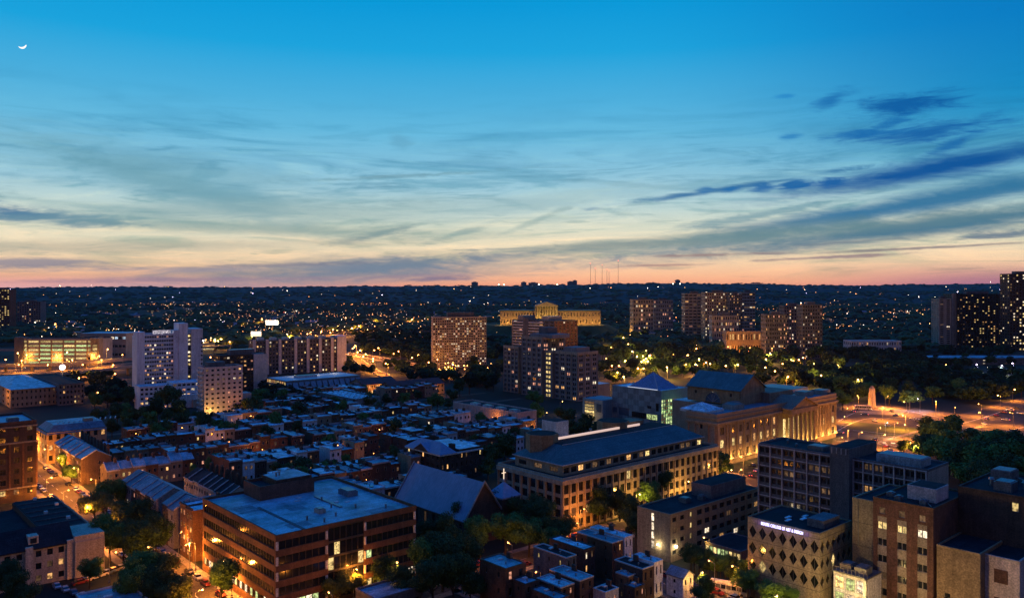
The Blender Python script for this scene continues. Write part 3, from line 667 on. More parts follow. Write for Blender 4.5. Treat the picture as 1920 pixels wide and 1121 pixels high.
def institute():
    h = 24.; p, a, l = corner(1344, 782, h, 1568, 1287)
    b = Bld('columned_museum', 'grand limestone museum with a columned portico and glowing facade', 'museum', p); m = M_['stone_pink']; L = l
    l = 46.
    b.body(0, a, 0, L, 0, h, m, par=1.3, rm=M_['roof_mid'], trim=m)
    pa0, pa1 = a*.50, a*.72
    def pk(c, r): return ('yellow','warm')[c%2] if r == 1 and R() < .7 else ('warm' if R() < .25 else 'dark')
    cz = 20.4
    for q0, q1, n in ((0, 9, 1), (11, pa0-4.5, 7), (pa1+4, a-9.5, 6), (a-7.5, a, 1)):
        b.facade('y', q0, q1, 0, cz, n, 3, m, .36, .62, .22, pick=pk, top=.8, base=1.5)
    for q0, q1 in ((9, 11), (a-9.5, a-7.5), (pa0-4.5, pa0), (pa1, pa1+4)): b.blank('y', q0, q1, 0, cz, m)
    b.blank('y', 0, a, cz, h, m); b.facade('x', .36, L, 0, h, 1, 2, m, .1, .2, .45, 0)
    # pilasters, plinth and cornice
    k = b.part('pilaster')
    for side, xs in (('y', [.8, 8.2]+[11+(pa0-15.5)*i/7 for i in range(8)]+[pa1+4+(a-13.5-pa1)*i/6 for i in range(7)]+[a-7, a-1]), ('x', [1.2, L*.28, L*.72, L-1])):
        for q in xs: k.mark(); b.fbox(k, side, -.45, .445, q-.42, q+.42, 3.2, 19.8, M_['stone_pink'])
    c = b.part('cornice')
    for z0, z1, o in ((2.4, 3.2, .6), (19.8, 20.5, .6), (20.5, 21.2, .95), (22.9, 23.4, .5)): 
        c.box(-o, a+o, -o, -.005, z0, z1, m); c.box(-o, -.005, 0, L, z0, z1, m)
    # portico
    po = b.part('portico'); po.box(pa0, pa1, .36, 6, 0, h, m); po.box(pa0-.5, pa1+.5, -6, .355, 0, 3.2, m)
    for s in range(5): po.box(pa0+1, pa1-1, -7.-s*.5, -6.51-s*.5 if s else -6, 0, 3.0-s*.55, m)
    n = 6; cl = []
    for i in range(n):
        x = pa0+1.4+(pa1-pa0-2.8)*i/(n-1); q = MB(); q.cyl(x, -4.4, 3.7, 18.9, 1.05, .88, m, 16); q.box(x-1.35, x+1.35, -5.75, -3.05, 3.2, 3.7, m); q.box(x-1.3, x+1.3, -5.7, -3.1, 18.9, 19.8, m); q.build('column', b.root)
    po.box(pa0-.5, pa1+.5, -6, .355, 19.8, 22.2, m)
    xm = (pa0+pa1)/2; pd = b.part('pediment')
    pd.poly([(pa0-.4,-5.4,22.2),(pa1+.4,-5.4,22.2),(xm,-5.4,27.2)], m)
    for xa, xb in ((pa0-1.2, xm), (pa1+1.2, xm)): pd.hexa([(xa,-6.4,21.9),(xb,-6.4,27.4),(xb,12,27.4),(xa,12,21.9),(xa,-6.4,22.6),(xb,-6.4,28.1),(xb,12,28.1),(xa,12,22.6)], m)
    pd.box(pa0+1, pa1-1, 8, 24, h+.15, 29.5, m)
    for i in range(5): 
        x = pa0+2.7+(pa1-pa0-5.4)*i/4; b.wins.append(('y', x, .34, 4.2, 2.6, 12.5, 'yellow', ''))
    # roof pieces: pyramid skylight, great hall with hipped copper roof, long wings
    s = b.part('pyramid_skylight'); x0, x1, y0, y1 = 3.5, 18, 8., 24
    s.box(x0, x1, y0, y1, h+.15, h+1.3, M_['white']); ap = ((x0+x1)/2, (y0+y1)/2, h+4.6); q = [(x0,y0,h+1.3),(x1,y0,h+1.3),(x1,y1,h+1.3),(x0,y1,h+1.3)]
    for j in range(4): s.poly([q[j], q[(j+1)%4], ap], M_['roof_light'])
    for j in range(4): s.tube(q[j], ap, .18, .18, M_['white'])
    # wing behind
    w = b.part('rear_wing'); w.box(39, a, L+.01, L+38, 0, h-1, m); w.box(39.5, a-.5, L+.5, L+37.5, h-1, h-.8, M_['roof_blue'])
    hl = b.part('great_hall'); hx0, hx1, hy0, hy1, hz = 40., 64., 13., 46., 32.
    hl.box(hx0+.36, hx1, hy0+.36, hy1, h+.14, hz, M_['brick_tan']); hl.gm = M_['brick_tan']
    b.facade('x', hy0, hy1, h+.14, hz, 3, 1, M_['brick_tan'], .12, .24, .5, lit=.4, off=hx0, part='great_hall'); b.blank('y', hx0, hx1, h+.14, hz, M_['brick_tan'], hy0, part='great_hall')
    rr = b.part('hall_roof'); gable(rr, hx0, hx1, hy0, hy1, hz, hz+7.2, M_['copper'], hl, 'y', .8)
    ar = b.part('arched_window'); 
    cc = (hy0+hy1)/2; n = 10; arc = [(hx0-.06, cc+5*math.cos(math.pi*i/n), h+.4+5.2*math.sin(math.pi*i/n)) for i in range(n+1)]
    ar.poly([(x+.03, y, z) for x, y, z in arc], M_['glass_blue'])
    for q0, q1 in zip(arc, arc[1:]): ar.tube(q0, q1, .3, .3, M_['stone'])
    for i in (2, 4, 5, 6, 8): ar.tube((hx0-.05, cc, h+.4), arc[i], .1, .1, M_['trim'])
    lw = b.part('long_skylight'); 
    for x in (68, 92, 112): unit(lw, x, x+18, L+6, L+30, h-.8, 2.2, M_['roof_blue'])
    for x, y in ((24, 6), (30, 12), (76, 6), (98, 8), (112, 5)): unit(lw, x, x+9, y, min(y+7, L-2), h+.13, 2.4, M_['concrete'])
    b.done((0, a, -8, L+38)); landmark('the columned museum', 1460, 790)
    # uplights along the foot of the facade
    for i in range(15):
        x = 12+(a-14)*i/14
        if pa0-3 < x < pa1+3: continue
        point('floodlight', b.world(x, -1.7, 3.6), 1500, (1.,.46,.10), None, .25)
    for i in range(5): point('floodlight', b.world(pa0+2.7+(pa1-pa0-5.4)*i/4, -2.0, 4.2), 1900, (1.,.60,.15), None, .3)
    for x in (5, a-4): point('floodlight', b.world(x, -1.8, 3.6), 900, (1.,.46,.10), None, .25)
    return p, a, L
ins = institute()

def checker_building():
    h = 24.; p, a, l = corner(1240, 734, h, 1292, 1148)
    b = Bld('panelled_building', 'pale blue checkered panel building with a glass pyramid on top', 'building', p)
    b.body(0, a, 0, l, 0, h, M_['teal_panel'], par=.5, rm=M_['roof_light'])
    w = b.part('wall'); n = 9
    for j in range(7):
        for i in range(n):
            y0, y1 = max(.36, l*i/n), l*(i+1)/n; z0, z1 = h*j/7, h*(j+1)/7
            w.box(0, .35, y0, y1, z0, z1, M_['teal_panel'] if (i+j)%2 else M_['teal_dark'])
    for y, z, ww, hh, k in ((7, 6.5, 8, 3.2, 'green'), (17, 6.5, 11, 3.4, 'dark'), (29, 6.8, 8, 4.5, 'blue'), (4, 2.5, 4, 3, 'yellow'), (9, 13, 3, 1.6, 'dark'), (3, 12, 2, 4.6, 'dark'), (36, 8, 3, 3, 'blue')):
        b.wins.append(('x', y, -.04, z, ww, hh, k, 'dark'))
    # green lit glazed stair on the right side
    gs = 11
    b.facade('y', 0, a*.55, 0, 19, 7, 9, M_['teal_panel'], .86, .86, .07, pick=lambda c, r: 'green' if R() < .55 else 'dim', style='', off=0)
    b.blank('y', a*.55, a, 0, 19, M_['teal_panel']); b.blank('y', 0, a, 19, h, M_['teal_panel'])
    py = b.part('glass_pyramid'); x0, x1, y0, y1 = 2., min(a-1, 22), 4., 27.; z = h+.15
    ap = ((x0+x1)/2, (y0+y1)/2, z+9.5); q = [(x0,y0,z),(x1,y0,z),(x1,y1,z),(x0,y1,z)]
    for j in range(4): py.poly([q[j], q[(j+1)%4], ap], mat('pyramid_glass', (.20,.25,.42), .3, .2, .3, seams=(1.2,1.2,.06,.5)))
    for j in range(4): py.tube(q[j], ap, .22, .22, M_['trim'])
    ls = b.part('lit_eave'); ls.box(-.1, .3, 3, 26, h+.52, h+.8, mat('eave_strip', (.6,.6,.6), .5, 0, emit=(.8,.85,1.), es=.8))
    # lower annex to the left with a yellow lit oriel
    an = b.part('annex'); an.box(-9, 8, l+.02, l+17, 0, 15.5, M_['teal_panel']); an.box(-8.7, 7.7, l+.3, l+16.7, 15.5, 15.6, M_['roof_mid'])
    for j in range(6): b.wins.append(('x', l+11, -9.08, 3+j*1.9, 8, 1.5, 'yellow' if j < 5 else 'dim', 'dark'))
    b.wins.append(('x', l+3, -9.08, 8, 4, 5, 'blue', 'dark'))
    b.done((-9, a, 0, l+17)); landmark('the checkered panel building', 1200, 770)
    point('floodlight', b.world(9, -5, 11), 1300, CO['gr'], None, .5); point('floodlight', b.world(-14, l+8, 5), 700, CO['ye'], None, .5)
checker_building()

def apartments_front():
    h = 14.5; p, a, l = corner(1257, 967, h, 1424, 1195)
    b = Bld('low_apartment_block', 'cream four-storey apartment block with blue roof beside the bright wall lamps', 'apartment building', p); m = M_['tan_conc']
    b.body(0, a, 0, l, 0, h, m, par=.5, rm=M_['roof_dark'])
    b.facade('y', 0, a*.16, 0, h, 2, 4, m, .5, .42, .34, .1, style='dark', base=1.); b.facade('y', a*.16, a*.26, 0, h, 1, 4, m, .22, .5, .3, 1., ('yellow',), base=1.)
    b.facade('y', a*.26, a, 0, h, 9, 4, m, .66, .5, .3, .12, ('white','warm'), style='dark', base=1.)
    for j in range(4): b.wins.append(('x', l*.52, -.04, 2.9+j*2.9, 1.1, 2.5, 'white', ''))
    b.blank('x', .36, l, 0, h, m)
    q = b.part('penthouse'); q.box(a*.52, a*.93, l*.25, l*.85, h+.1, h+4.4, M_['concrete_dark']); q.box(a*.52+.3, a*.93-.3, l*.25+.3, l*.85-.3, h+4.4, h+4.5, M_['roof_dark'])
    for x0, y0, s in ((a*.30, l*.4, 3.), (a*.44, l*.3, 2.)): unit(q, x0, x0+s, y0, y0+s, h+.1, 1.4, M_['metal'])
    b.done((0, a, 0, l)); landmark('the cream four-storey apartment block', 1300, 975)
    for x, y, e in ((2.2, -.5, 1500), (-.5, 4.6, 700)):
        q = b.world(x, y, 4.8); w = empty('wall_lamp', q, 0, cat='wall lamp', group='wall lamps'); g = MB(); g.ball((0,0,0), .45 if e > 1000 else .28, B_WH); g.build('bulb', w)
        g = MB(); g.box(-.1,.1,-.1,.1,.3,.6, M_['metal']); g.build('bracket', w); point('lamp_light', (0,0,-.1), e, (1.,.78,.45), w, .5); w.location = b.world(x-.2, y-.2, 4.8)
        AUTO.append((w, 'bright white wall lamp' if e > 1000 else 'smaller white wall lamp', q, .4))
    return p
apartments_front()

def art_college():
    h = 21.5; p, a, l = corner(1537, 1003, h, 1597, 1402)
    b = Bld('art_college_building', 'pale block with rows of diamond windows and a glowing violet rooftop sign', 'college building', p); m = M_['tan_conc']
    mb = b.part('wall'); mb.box(.42, a, .42, l, 0, h, M_['frame_dark'])
    rf = b.part('roof'); rf.box(.3, a-.3, .3, l-.3, h, h+.14, M_['roof_dark']); pp = b.part('parapet'); pp.box(0, a, 0, .3, h, h+.5, m); pp.box(0, .3, .3, l, h, h+.5, m); pp.box(a-.3, a, .3, l, h, h+.5, m); pp.box(.3, a-.3, l-.3, l, h, h+.5, m)
    def dia(side, L, n, z0, fh, rows, zt):
        """concrete skin with diamond shaped openings, one panel per opening"""
        pw = L/n
        def pt(u, z, d): return (u, d, z) if side == 'y' else (d, u, z)
        b.blank(side, 0 if side == 'y' else .36, L, 0, z0, m, 0, .35); b.blank(side, 0 if side == 'y' else .36, L, zt, h, m, 0, .35)
        for r in range(rows):
            for i in range(n):
                u0, u1 = pw*i, pw*(i+1); za, zb = z0+fh*r, z0+fh*(r+1); cx, cz = (u0+u1)/2, (za+zb)/2; hw, hh = pw*.40, fh*.41
                O = [(u0,za),(u1,za),(u1,zb),(u0,zb)]; D = [(cx,cz-hh),(cx+hw,cz),(cx,cz+hh),(cx-hw,cz)]
                for (o0, o1, d0, d1) in ((0,1,0,None),(1,2,1,None),(2,3,2,None),(3,0,3,None)):
                    mb.poly([pt(*O[o0],0), pt(*O[o1],0), pt(*D[(o0+1)%4],0), pt(*D[o0],0)], m)
                for j in range(4): mb.poly([pt(*D[j],0), pt(*D[(j+1)%4],0), pt(*D[(j+1)%4],.34), pt(*D[j],.34)], m)
                g = MB(); lit = R() < .06
                g.poly([pt(*D[j], .3) for j in range(4)], LIT['yellow'] if lit else M_['glass'])
                g.poly([pt(cx-.06,cz-hh*.9,.22), pt(cx+.06,cz-hh*.9,.22), pt(cx+.06,cz+hh*.9,.22), pt(cx-.06,cz+hh*.9,.22)], M_['frame_dark'])
                g.build('window', b.root)
        jn = b.part('panel_joint')
        for r in range(rows+1): b.fbox(jn, side, -.012, .011, 0, L, z0+fh*r-.05, z0+fh*r+.05, M_['frame_dark'])
        for i in range(0, n+1): b.fbox(jn, side, -.014, .011, max(0, pw*i-.04), pw*i+.04, z0+fh*rows, h, M_['frame_dark'])
    dia('x', l, 7, 6.9, 4.5, 3, 20.4); dia('y', a, 6, 6.9, 4.5, 3, 20.4)
    # rooftop sign on the left face
    cu = bpy.data.curves.new('sign', 'FONT'); cu.body = 'MOORE COLLEGE OF ART & DESIGN'; cu.size = 1.15; cu.extrude = .06; cu.align_x = 'CENTER'; cu.space_character = 1.08; cu.offset = .006
    t = bpy.data.objects.new('sign', cu); col.objects.link(t); bpy.context.view_layer.update()
    me = bpy.data.meshes.new_from_object(t); bpy.data.objects.remove(t); me.materials.clear(); me.materials.append(mat('sign_neon', (.8,.8,1), .4, 0, emit=(.62,.62,1.), es=1.9))
    sc = (l*.58)/max(v.co.x for v in me.vertices)/2
    s = inst('sign_lettering', me, (-.42, l*.50, h-.8), -math.pi/2, b.root); s.rotation_euler = (math.pi/2, 0, -math.pi/2); s.scale = (sc, 1.05, 1)
    q = b.part('sign_rail'); q.box(-.36, -.26, l*.14, l*.86, h-1.1, h-1.0, M_['metal'])
    for i in range(7): point('sign_glow', b.world(-.9, l*(.17+.11*i), h-.6), 34, (.22,.10,1.), None, .15)
    e = b.part('roof_plant'); e.box(a*.3, a*.8, l*.08, l*.3, h+.14, h+2.2, M_['concrete_dark'])
    for x, y in ((.25,.55),(.4,.62),(.5,.45),(.66,.5),(.72,.4),(.55,.32)): e.box(a*x, a*x+2.4, l*y, l*y+.9, h+.14, h+.4, M_['roof_light'])
    b.done((0, a, 0, l)); landmark('the diamond-windowed college', 1500, 1040); return p, a, l
ac = art_college()

def slab():
    h = 33.; pl = P(1423, 833, h); L = -run_to(pl, LD, 1740); p = pl-Vector((LD[0]*L, LD[1]*L, 0)); p.z = 0
    b = Bld('grid_fronted_office_slab', 'dark grey office slab with a pale concrete window grid and blank stair tower', 'office building', p); m = M_['trim']; D = 15.
    ys = [0, L*.40, L*.52, L]
    b.body(0, D, 0, L, 0, h, M_['concrete_dark'], par=.7, rm=M_['roof_dark'])
    for y0, y1, n in ((.36, ys[1], 7), (ys[2], L, 6)):
        b.facade('x', y0, y1, 0, h, n, 10, M_['concrete_dark'], .84, .52, .3, .02, ('white','warm'), style='dark', double=True)
        k = b.part('facade_grid')
        for i in range(n+1):
            q = y0+(y1-y0)*i/n; k.box(-.5, -.005, q-.16, q+.16, 0, h+.2, m)
        for j in range(11):
            z = h*j/10; k.box(-.3, -.004, y0+.17, y1-.17, z-.1 if j else 0, z+.12, m)
    t = b.part('stair_tower'); t.box(-2.6, D+1, ys[1]+.17, ys[2]-.17, 0, h+3.6, M_['concrete_dark']); t.box(-2.2, D+.6, ys[1]+.6, ys[2]-.6, h+3.6, h+3.75, M_['roof_dark'])
    for i in range(4): t.box(-2.75, -2.61, ys[1]+1+i*(ys[2]-ys[1]-2)/3, ys[1]+1.3+i*(ys[2]-ys[1]-2)/3, h+1.6, h+3.4, M_['trim'])
    b.blank('y', 0, D, 0, h, M_['concrete'])
    q = b.part('roof_plant'); unit(q, 3, 10, 3, 16, h+.12, 2.2, M_['roof_blue']); unit(q, 4, 9, L*.62, L*.72, h+.12, 1.2, M_['metal'])
    vent(q, 5, L*.8, h+.1, .6); vent(q, 9, L*.9, h+.1, .6)
    b.done((-3, D, 0, L)); landmark('the grid-fronted office slab', 1510, 880)
slab()

def brick_right():
    h = 31.; p, a, l = corner(1750, 957, h, 1900, 1637)
    b = Bld('brick_hospital_building', 'red-brown brick building with pale window panels and three lit windows in a row', 'building', p); br = M_['brick_red']; a = 24.
    b.body(0, a, 0, l, 0, h, br, par=.6, rm=M_['roof_dark'], trim=M_['brick'])
    fl = 4.2; n = 3; w = b.part('wall')
    pw = l/n
    for i in range(n):
        y0 = pw*i; yc = y0+pw/2+.15; bw = 1.15
        b.fbox(w, 'x', 0, .35, max(.36, y0), yc-bw, 0, h, br); b.fbox(w, 'x', 0, .35, yc+bw, y0+pw, 0, h, br); z = 0
        for f in range(6):
            zs = 2.8+f*fl; b.fbox(b.part('spandrel_panel#%d%d' % (i, f)), 'x', .05, .3, yc-bw, yc+bw, z, zs, M_['stone']); z = zs+1.8
            kind = {5: 'white' if i == 0 else 'yellow'}.get(f, 'dark' if R() < .85 else 'dim')
            b.wins += [('x', yc-bw/2, .3, zs, bw*.93, 1.8, kind, 'plain'), ('x', yc+bw/2, .3, zs, bw*.93, 1.8, kind, 'plain')]
        b.fbox(b.part('spandrel_panel#%dt' % i), 'x', .05, .3, yc-bw, yc+bw, z, 27.0, M_['stone']); b.fbox(w, 'x', 0, .35, yc-bw, yc+bw, 27.0, 27.7, br)
        b.wins.append(('x', yc, .3, 27.7, 1.5, 1.6, 'dim', '')); b.fbox(w, 'x', 0, .35, yc-bw, yc-.75, 27.7, 29.3, br); b.fbox(w, 'x', 0, .35, yc+.75, yc+bw, 27.7, 29.3, br); b.fbox(w, 'x', 0, .35, yc-bw, yc+bw, 29.3, h, br)
    b.blank('y', 0, a, 0, h, br)
    q = b.part('roof_plant'); q.box(7, 15, 2, 9, h+.1, h+3.6, M_['pink']); q.box(7.3, 14.7, 2.3, 8.7, h+3.6, h+3.7, M_['roof_dark'])
    for x, y in ((3, 3), (2.5, 9), (5, 12), (18, 6), (20, 10)): unit(q, x, x+2.2, y, y+1.5, h+.12, 1., M_['metal'])
    q.tube((1.5,1,h+.5),(14,11,h+1.1),.12,.12,M_['metal'])
    b.done((0, a, 0, l)); landmark('the red-brown brick building', 1695, 1020)
    # pale concrete block beside it
    b2 = Bld('concrete_stair_block', 'narrow blank tan concrete block between the diamond-windowed college and the brick building', 'building', b.world(.6, l+.1, 0)); m = M_['tan_conc']; l2 = 5.6
    b2.body(0, 22, 0, l2, 0, h-1.2, m, par=.5, rm=M_['roof_dark']); b2.blank('x', 0, l2, 0, h-1.2, m); b2.blank('y', .36, 22, 0, h-1.2, m)
    j = b2.part('panel_joint')
    for z in (6, 12, 18, 24): j.box(-.02, -.002, 0, l2, z, z+.12, M_['frame_dark'])
    pl = b2.part('downpipe'); pl.cyl(-.25, l2*.7, 18, h-1.5, .1, .1, M_['metal'], 6)
    b2.done((0, 22, 0, l2))
    # rear plant storey: dark brick with one lit window
    b3 = Bld('dark_rear_block', 'dark brick rear block with rooftop machinery and a single lit window', 'building', b.world(15.5, -25, 0)); H3 = 34.
    b3.body(0, 26, 0, 24.9, 0, H3, M_['brick_dark'], par=.6, rm=M_['roof_dark'])
    b3.blank('x', 0, 11, 0, H3, M_['brick_dark']); b3.blank('x', 13, 24.9, 0, H3, M_['brick_dark']); b3.blank('x', 11, 13, 0, H3-3.4, M_['brick_dark']); b3.blank('x', 11, 13, H3-1.2, H3, M_['brick_dark']); b3.wins.append(('x', 12, .3, H3-3.4, 1.5, 2.2, 'yellow', '')); b3.blank('y', .36, 26, 0, H3, M_['brick_dark'])
    q = b3.part('roof_plant')
    for x, y, s, hh, mm in ((3, 3, 6, 2.6, 'concrete_dark'), (12, 6, 7, 3.8, 'roof_dark'), (4, 14, 5, 2.2, 'metal'), (14, 17, 6, 3, 'concrete_dark'), (20, 3, 4, 2.4, 'metal')): unit(q, x, x+s, y, y+s*.8, H3+.12, hh, M_[mm])
    for x, y in ((10, 3), (11, 13), (9, 20), (19, 14), (2.5, 10)): vent(q, x, y, H3+.12, 1.0)
    q.tube((2, 2, H3+1), (22, 20, H3+1.2), .18, .18, M_['metal']); q.cyl(11, 10, H3, H3+5.5, .5, .2, M_['metal'])
    b3.done((0, 26, 0, 24.9)); landmark('the dark brick rear block', 1800, 950)
    # low brown wall wing and pink wing at the frame edge
    p4, a4, l4 = corner(1838, 1042, 22.4, 1930, 1753); b4 = Bld('brown_wing', 'lower blank brown brick wing right of the red-brown brick building', 'building', p4)
    b4.body(0, 20, 0, l4-.4, 0, 22.4, M_['brick_tan'], par=.5, rm=M_['roof_dark']); b4.facade('x', 0, l4-.4, 0, 22.4, 2, 1, M_['brick_tan'], .28, .16, .36, 0); b4.blank('y', .36, 20, 0, 22.4, M_['brick_tan']); b4.done((0, 20, 0, l4))
    p5, a5, l5 = corner(1912, 1056, 21.8, 1960, 1841); b5 = Bld('pink_wing', 'pinkish rendered wing with brick-red blind windows at the photo corner', 'building', p5)
    b5.body(0, 20, 0, l5-.3, 0, 21.8, M_['pink'], par=.5, rm=M_['roof_dark']); b5.blank('x', 0, l5-.3, 0, 21.8, M_['pink']); b5.blank('y', .36, 20, 0, 21.8, M_['pink'])
    for z in (9.6, 16.2): bw = b5.part('blind_window#%d' % z); bw.box(-.08, -.002, 2.4, 5.3, z, z+3.2, M_['brick_red'])
    b5.done((0, 20, 0, l5))
brick_right()
# lit service yard at the foot of the brick building
sy = Bld('loading_canopy', 'brightly lit glass-walled loading block with railed steel deck between college and brick building', 'canopy', P(1640, 1078, 13.5)-Vector((0,0,13.5)))
q = sy.part('deck'); q.box(-4, 4, 0, 9, 13.2, 13.5, M_['metal']); q = sy.part('rail')
for i in range(10): q.box(-4, -3.9, i*.98+.02, i*.98+.12, 13.5, 14.6, M_['metal'])
q.box(-4.02, -3.88, 0, 9.1, 14.6, 14.72, M_['metal']); q = sy.part('wall'); q.box(-3.5, 4, .1, 8.9, 0, 13.2, M_['white'])
for i in range(3):
    for j in range(3): sy.wins.append(('x', 1.7+i*2.8, -3.56, 1.2+j*4, 2.3, 3.1, ('green','yellow','white')[(i+j)%3], ''))
q = sy.part('plant_unit'); unit(q, -2.5, 1, 1, 4, 13.5, 1.8, M_['metal']); unit(q, -2, 1.5, 5, 8, 13.5, 1.5, M_['metal'])
q = sy.part('stair'); q.box(-4.6, -4.1, 0, .8, 0, 13.4, M_['metal'])
sy.done(); landmark('the lit loading block', 1620, 1095)
point('floodlight', sy.world(-13, 3, 8), 5200, (1.,.66,.22), None, .4); point('floodlight', sy.world(-15, -16, 9), 7500, (1.,.62,.20), None, .4)

def low_pavilion():
    p, a, l = corner(1390, 1035, 7., 1412, 1322); b = Bld('low_pavilion', 'low dark-roofed pavilion with a bright strip of eave windows', 'building', p); a = 14
    b.body(0, a, 0, l, 0, 7, M_['concrete_dark'], par=.3, rm=M_['roof_dark']); b.facade('x', .36, l, 0, 7, 9, 1, M_['concrete_dark'], .9, .28, .62, 1., ('yellow','green'), style='dark'); b.blank('y', 0, a, 0, 7, M_['concrete_dark']); b.done((0, a, 0, l)); landmark('the low pavilion', 1370, 1020)
low_pavilion()

def cream_left():
    b = Bld('cream_terrace', 'long cream rendered three-storey terrace with a blank gable wall and dark pitched roof', 'terrace', xy(-14, 263)); m = M_['cream']; W = 83; h = 10.6
    b.body(0, W, 0, 13, 0, h, m, par=0, rm=M_['roof_dark'])
    x = 0.
    for i in range(7):
        x1 = W-8-(6-i)*10.6; 
        b.facade('y', x, x1-1.9, 0, h, 3, 3, m, .5, .5, .3, .12, ('warm',), style='dark'); b.fbox(b.part('pilaster'), 'y', -.5, .85, x1-1.9, x1, 0, h+.8, m); x = x1
    b.blank('y', x, W, 0, h, m, off=-1.2); b.blank('y', x, W, 0, h+1.6, m, off=-.8); b.part('wall').box(W-8, W, -.44, 12, h, h+1.6, m)
    b.blank('x', .36, 13, 0, h, m)
    r = b.part('roof'); mb = b.part('wall'); mb.gm = m; gable(r, 0, W-8.4, 0, 13, h+.1, h+4.4, M_['roof_dark'], mb, 'x', .4)
    c = b.part('dormer'); 
    for i in range(6): c.box(6+i*11.5, 8.6+i*11.5, 1.2, 4.4, h+1, h+3.4, m); b.wins.append(('y', 7.3+i*11.5, 1.17, h+1.4, 1.6, 1.4, 'yellow' if i in (1, 4) else 'dark', 'dark'))
    s = b.part('skylight')
    # rear range along the street
    w2 = b.part('rear_range'); w2.box(W-13, W, 13.1, 62, 0, h, M_['brick_dark']); w2.box(W-.4, W, 13.1, 62, h, h+.6, M_['stone']); w2.box(0, W-13.1, 13.1, 60, 0, h-2, M_['brick_dark'])
    r2 = b.part('rear_roof'); r2.box(W-12.7, W-.45, 13.3, 61.7, h+.002, h+.15, M_['roof_dark']); r2.box(.3, W-13.3, 13.4, 59.7, h-1.998, h-1.85, M_['roof_dark'])
    for i in range(7): r2.box(W-12.5, W-.5, 17+i*6.4, 17.3+i*6.4, h+.16, h+.5, M_['concrete_dark'])
    for x, y in ((W-5, 20), (W-9, 31), (W-4, 40), (W-8, 52)): s.box(x-.5, x+.5, y-.5, y+.5, h+2, h+2.8, M_['white'])
    b.done((0, W, 0, 62)); landmark('the cream terrace', 90, 1030)
cream_left()

def simple(name, label, cat, c, h, m, fa, fx, roof=None, par=.7, lmk=None, aL=None, lL=None, **k):
    """flat roofed block from its near roof corner; fa/fx = (columns, rows, width share, height share, lit share, kinds) for the right and left faces, None = blank"""
    p, a, l = c; a = aL or a; l = lL or l
    b = Bld(name, label, cat, p)
    b.body(0, a, 0, l, 0, h, m, par=par, rm=roof or M_['roof_blue'])
    for side, L, f in (('y', a, fa), ('x', l, fx)):
        s0 = 0 if side == 'y' else .36
        if f: b.facade(side, s0, L, 0, h, f[0], f[1], m, f[2], f[3], .3, f[4], f[5], style=f[6] if len(f) > 6 else 'dark', **k)
        else: b.blank(side, s0, L, 0, h, m)
    if lmk: landmark(*lmk)
    return b, a, l
WY = ('warm','yellow'); WWP = ('white','warm','pink')
# tall dark brick block at the left edge
pr = P(68.5, 791, 31.); p = Vector((pr.x-RD[0]*42, pr.y-RD[1]*42, 0))
b, a, l = simple('tall_brick_block', 'tall dark brown brick block with pale storey bands at the picture edge', 'building', (p, 42, 26), 31., M_['brick_dark'], (9, 7, .42, .5, .10, WY), None, M_['roof_blue'], 1., ('the tall dark brick block', 34, 860), base=1.5)
q = b.part('storey_band')
for z in (5.2, 23.2, 29.6): q.box(-.2, a+.25, -.25, -.003, z, z+.55, M_['stone'])
for i in range(10): q.box(a*i/9-.35 if i else 0, a*i/9+.35, -.16, -.004, 5.8, 23.1, M_['brick'])
q = b.part('roof_plant'); q.box(a-22, a-12, 5, 14, 31.1, 34.5, M_['concrete']); unit(q, a-9, a-5, 6, 10, 31.1, 1.4, M_['metal'])
b.done((0, a, 0, l)); 
for i in range(5): point('floodlight', b.world(a-1.5-i*4.6, -1.2, 3.2), 260, CO['or'], None, .3)
# building behind it with a wide sloping blue parapet
b, a, l = simple('blue_eaved_warehouse', 'brick block with a broad blue mansard eave and rooftop vents', 'building', corner(88, 812, 15., 200, 68.5), 15., M_['brick_tan'], (8, 3, .5, .5, .1, WY), (4, 3, .5, .5, .5, WY), M_['roof_dark'], 0, ('the blue-eaved brick block', 135, 815))
q = b.part('mansard'); B = [(-.5,-.5,14.2),(a,-.5,14.2),(a,l,14.2),(-.5,l,14.2)]; T = [(4,4,18),(a-1,4,18),(a-1,l-1,18),(4,l-1,18)]
for j in range(4): q.poly([B[j], B[(j+1)%4], T[(j+1)%4], T[j]], M_['roof_mid'])
q.poly(T, M_['roof_blue']); q = b.part('roof_vent')
for i in range(12): q.hexa([(6+i*2.4,7,18.01),(6.5+i*2.4,7,18.01),(8.1+i*2.4,12,18.01),(7.6+i*2.4,12,18.01),(6+i*2.4,7,18.5),(6.5+i*2.4,7,18.5),(8.1+i*2.4,12,18.5),(7.6+i*2.4,12,18.5)], M_['white'])
unit(q, a-9, a-5, 5, 9, 18, 1.4, M_['concrete']); b.done((0, a, 0, l)); point('floodlight', b.world(-6, 8, 6), 1200, CO['ye'], None, .4)
b, a, l = simple('hip_roofed_block', 'orange-lit stone block with a low hipped blue roof beyond the dark tall block', 'building', corner(20, 731, 13., 105, -30), 13., M_['stone_pink'], (10, 3, .34, .45, .1, WY), (6, 3, .3, .4, .05, WY), M_['roof_dark'], 0, ('the orange stone block', 50, 750))
q = b.part('hip_roof'); z = 13.1; B = [(-.6,-.6,z),(a+.6,-.6,z),(a+.6,l+.6,z),(-.6,l+.6,z)]; T = [(12,l/2,z+5),(a-12,l/2,z+5)]
q.poly([B[0],B[1],T[1],T[0]], M_['roof_light']); q.poly([B[1],B[2],T[1]], M_['roof_light']); q.poly([B[2],B[3],T[0],T[1]], M_['roof_light']); q.poly([B[3],B[0],T[0]], M_['roof_light']); b.done((0, a, 0, l)); point('floodlight', b.world(-8, 10, 9), 6000, CO['or'], None, .5)
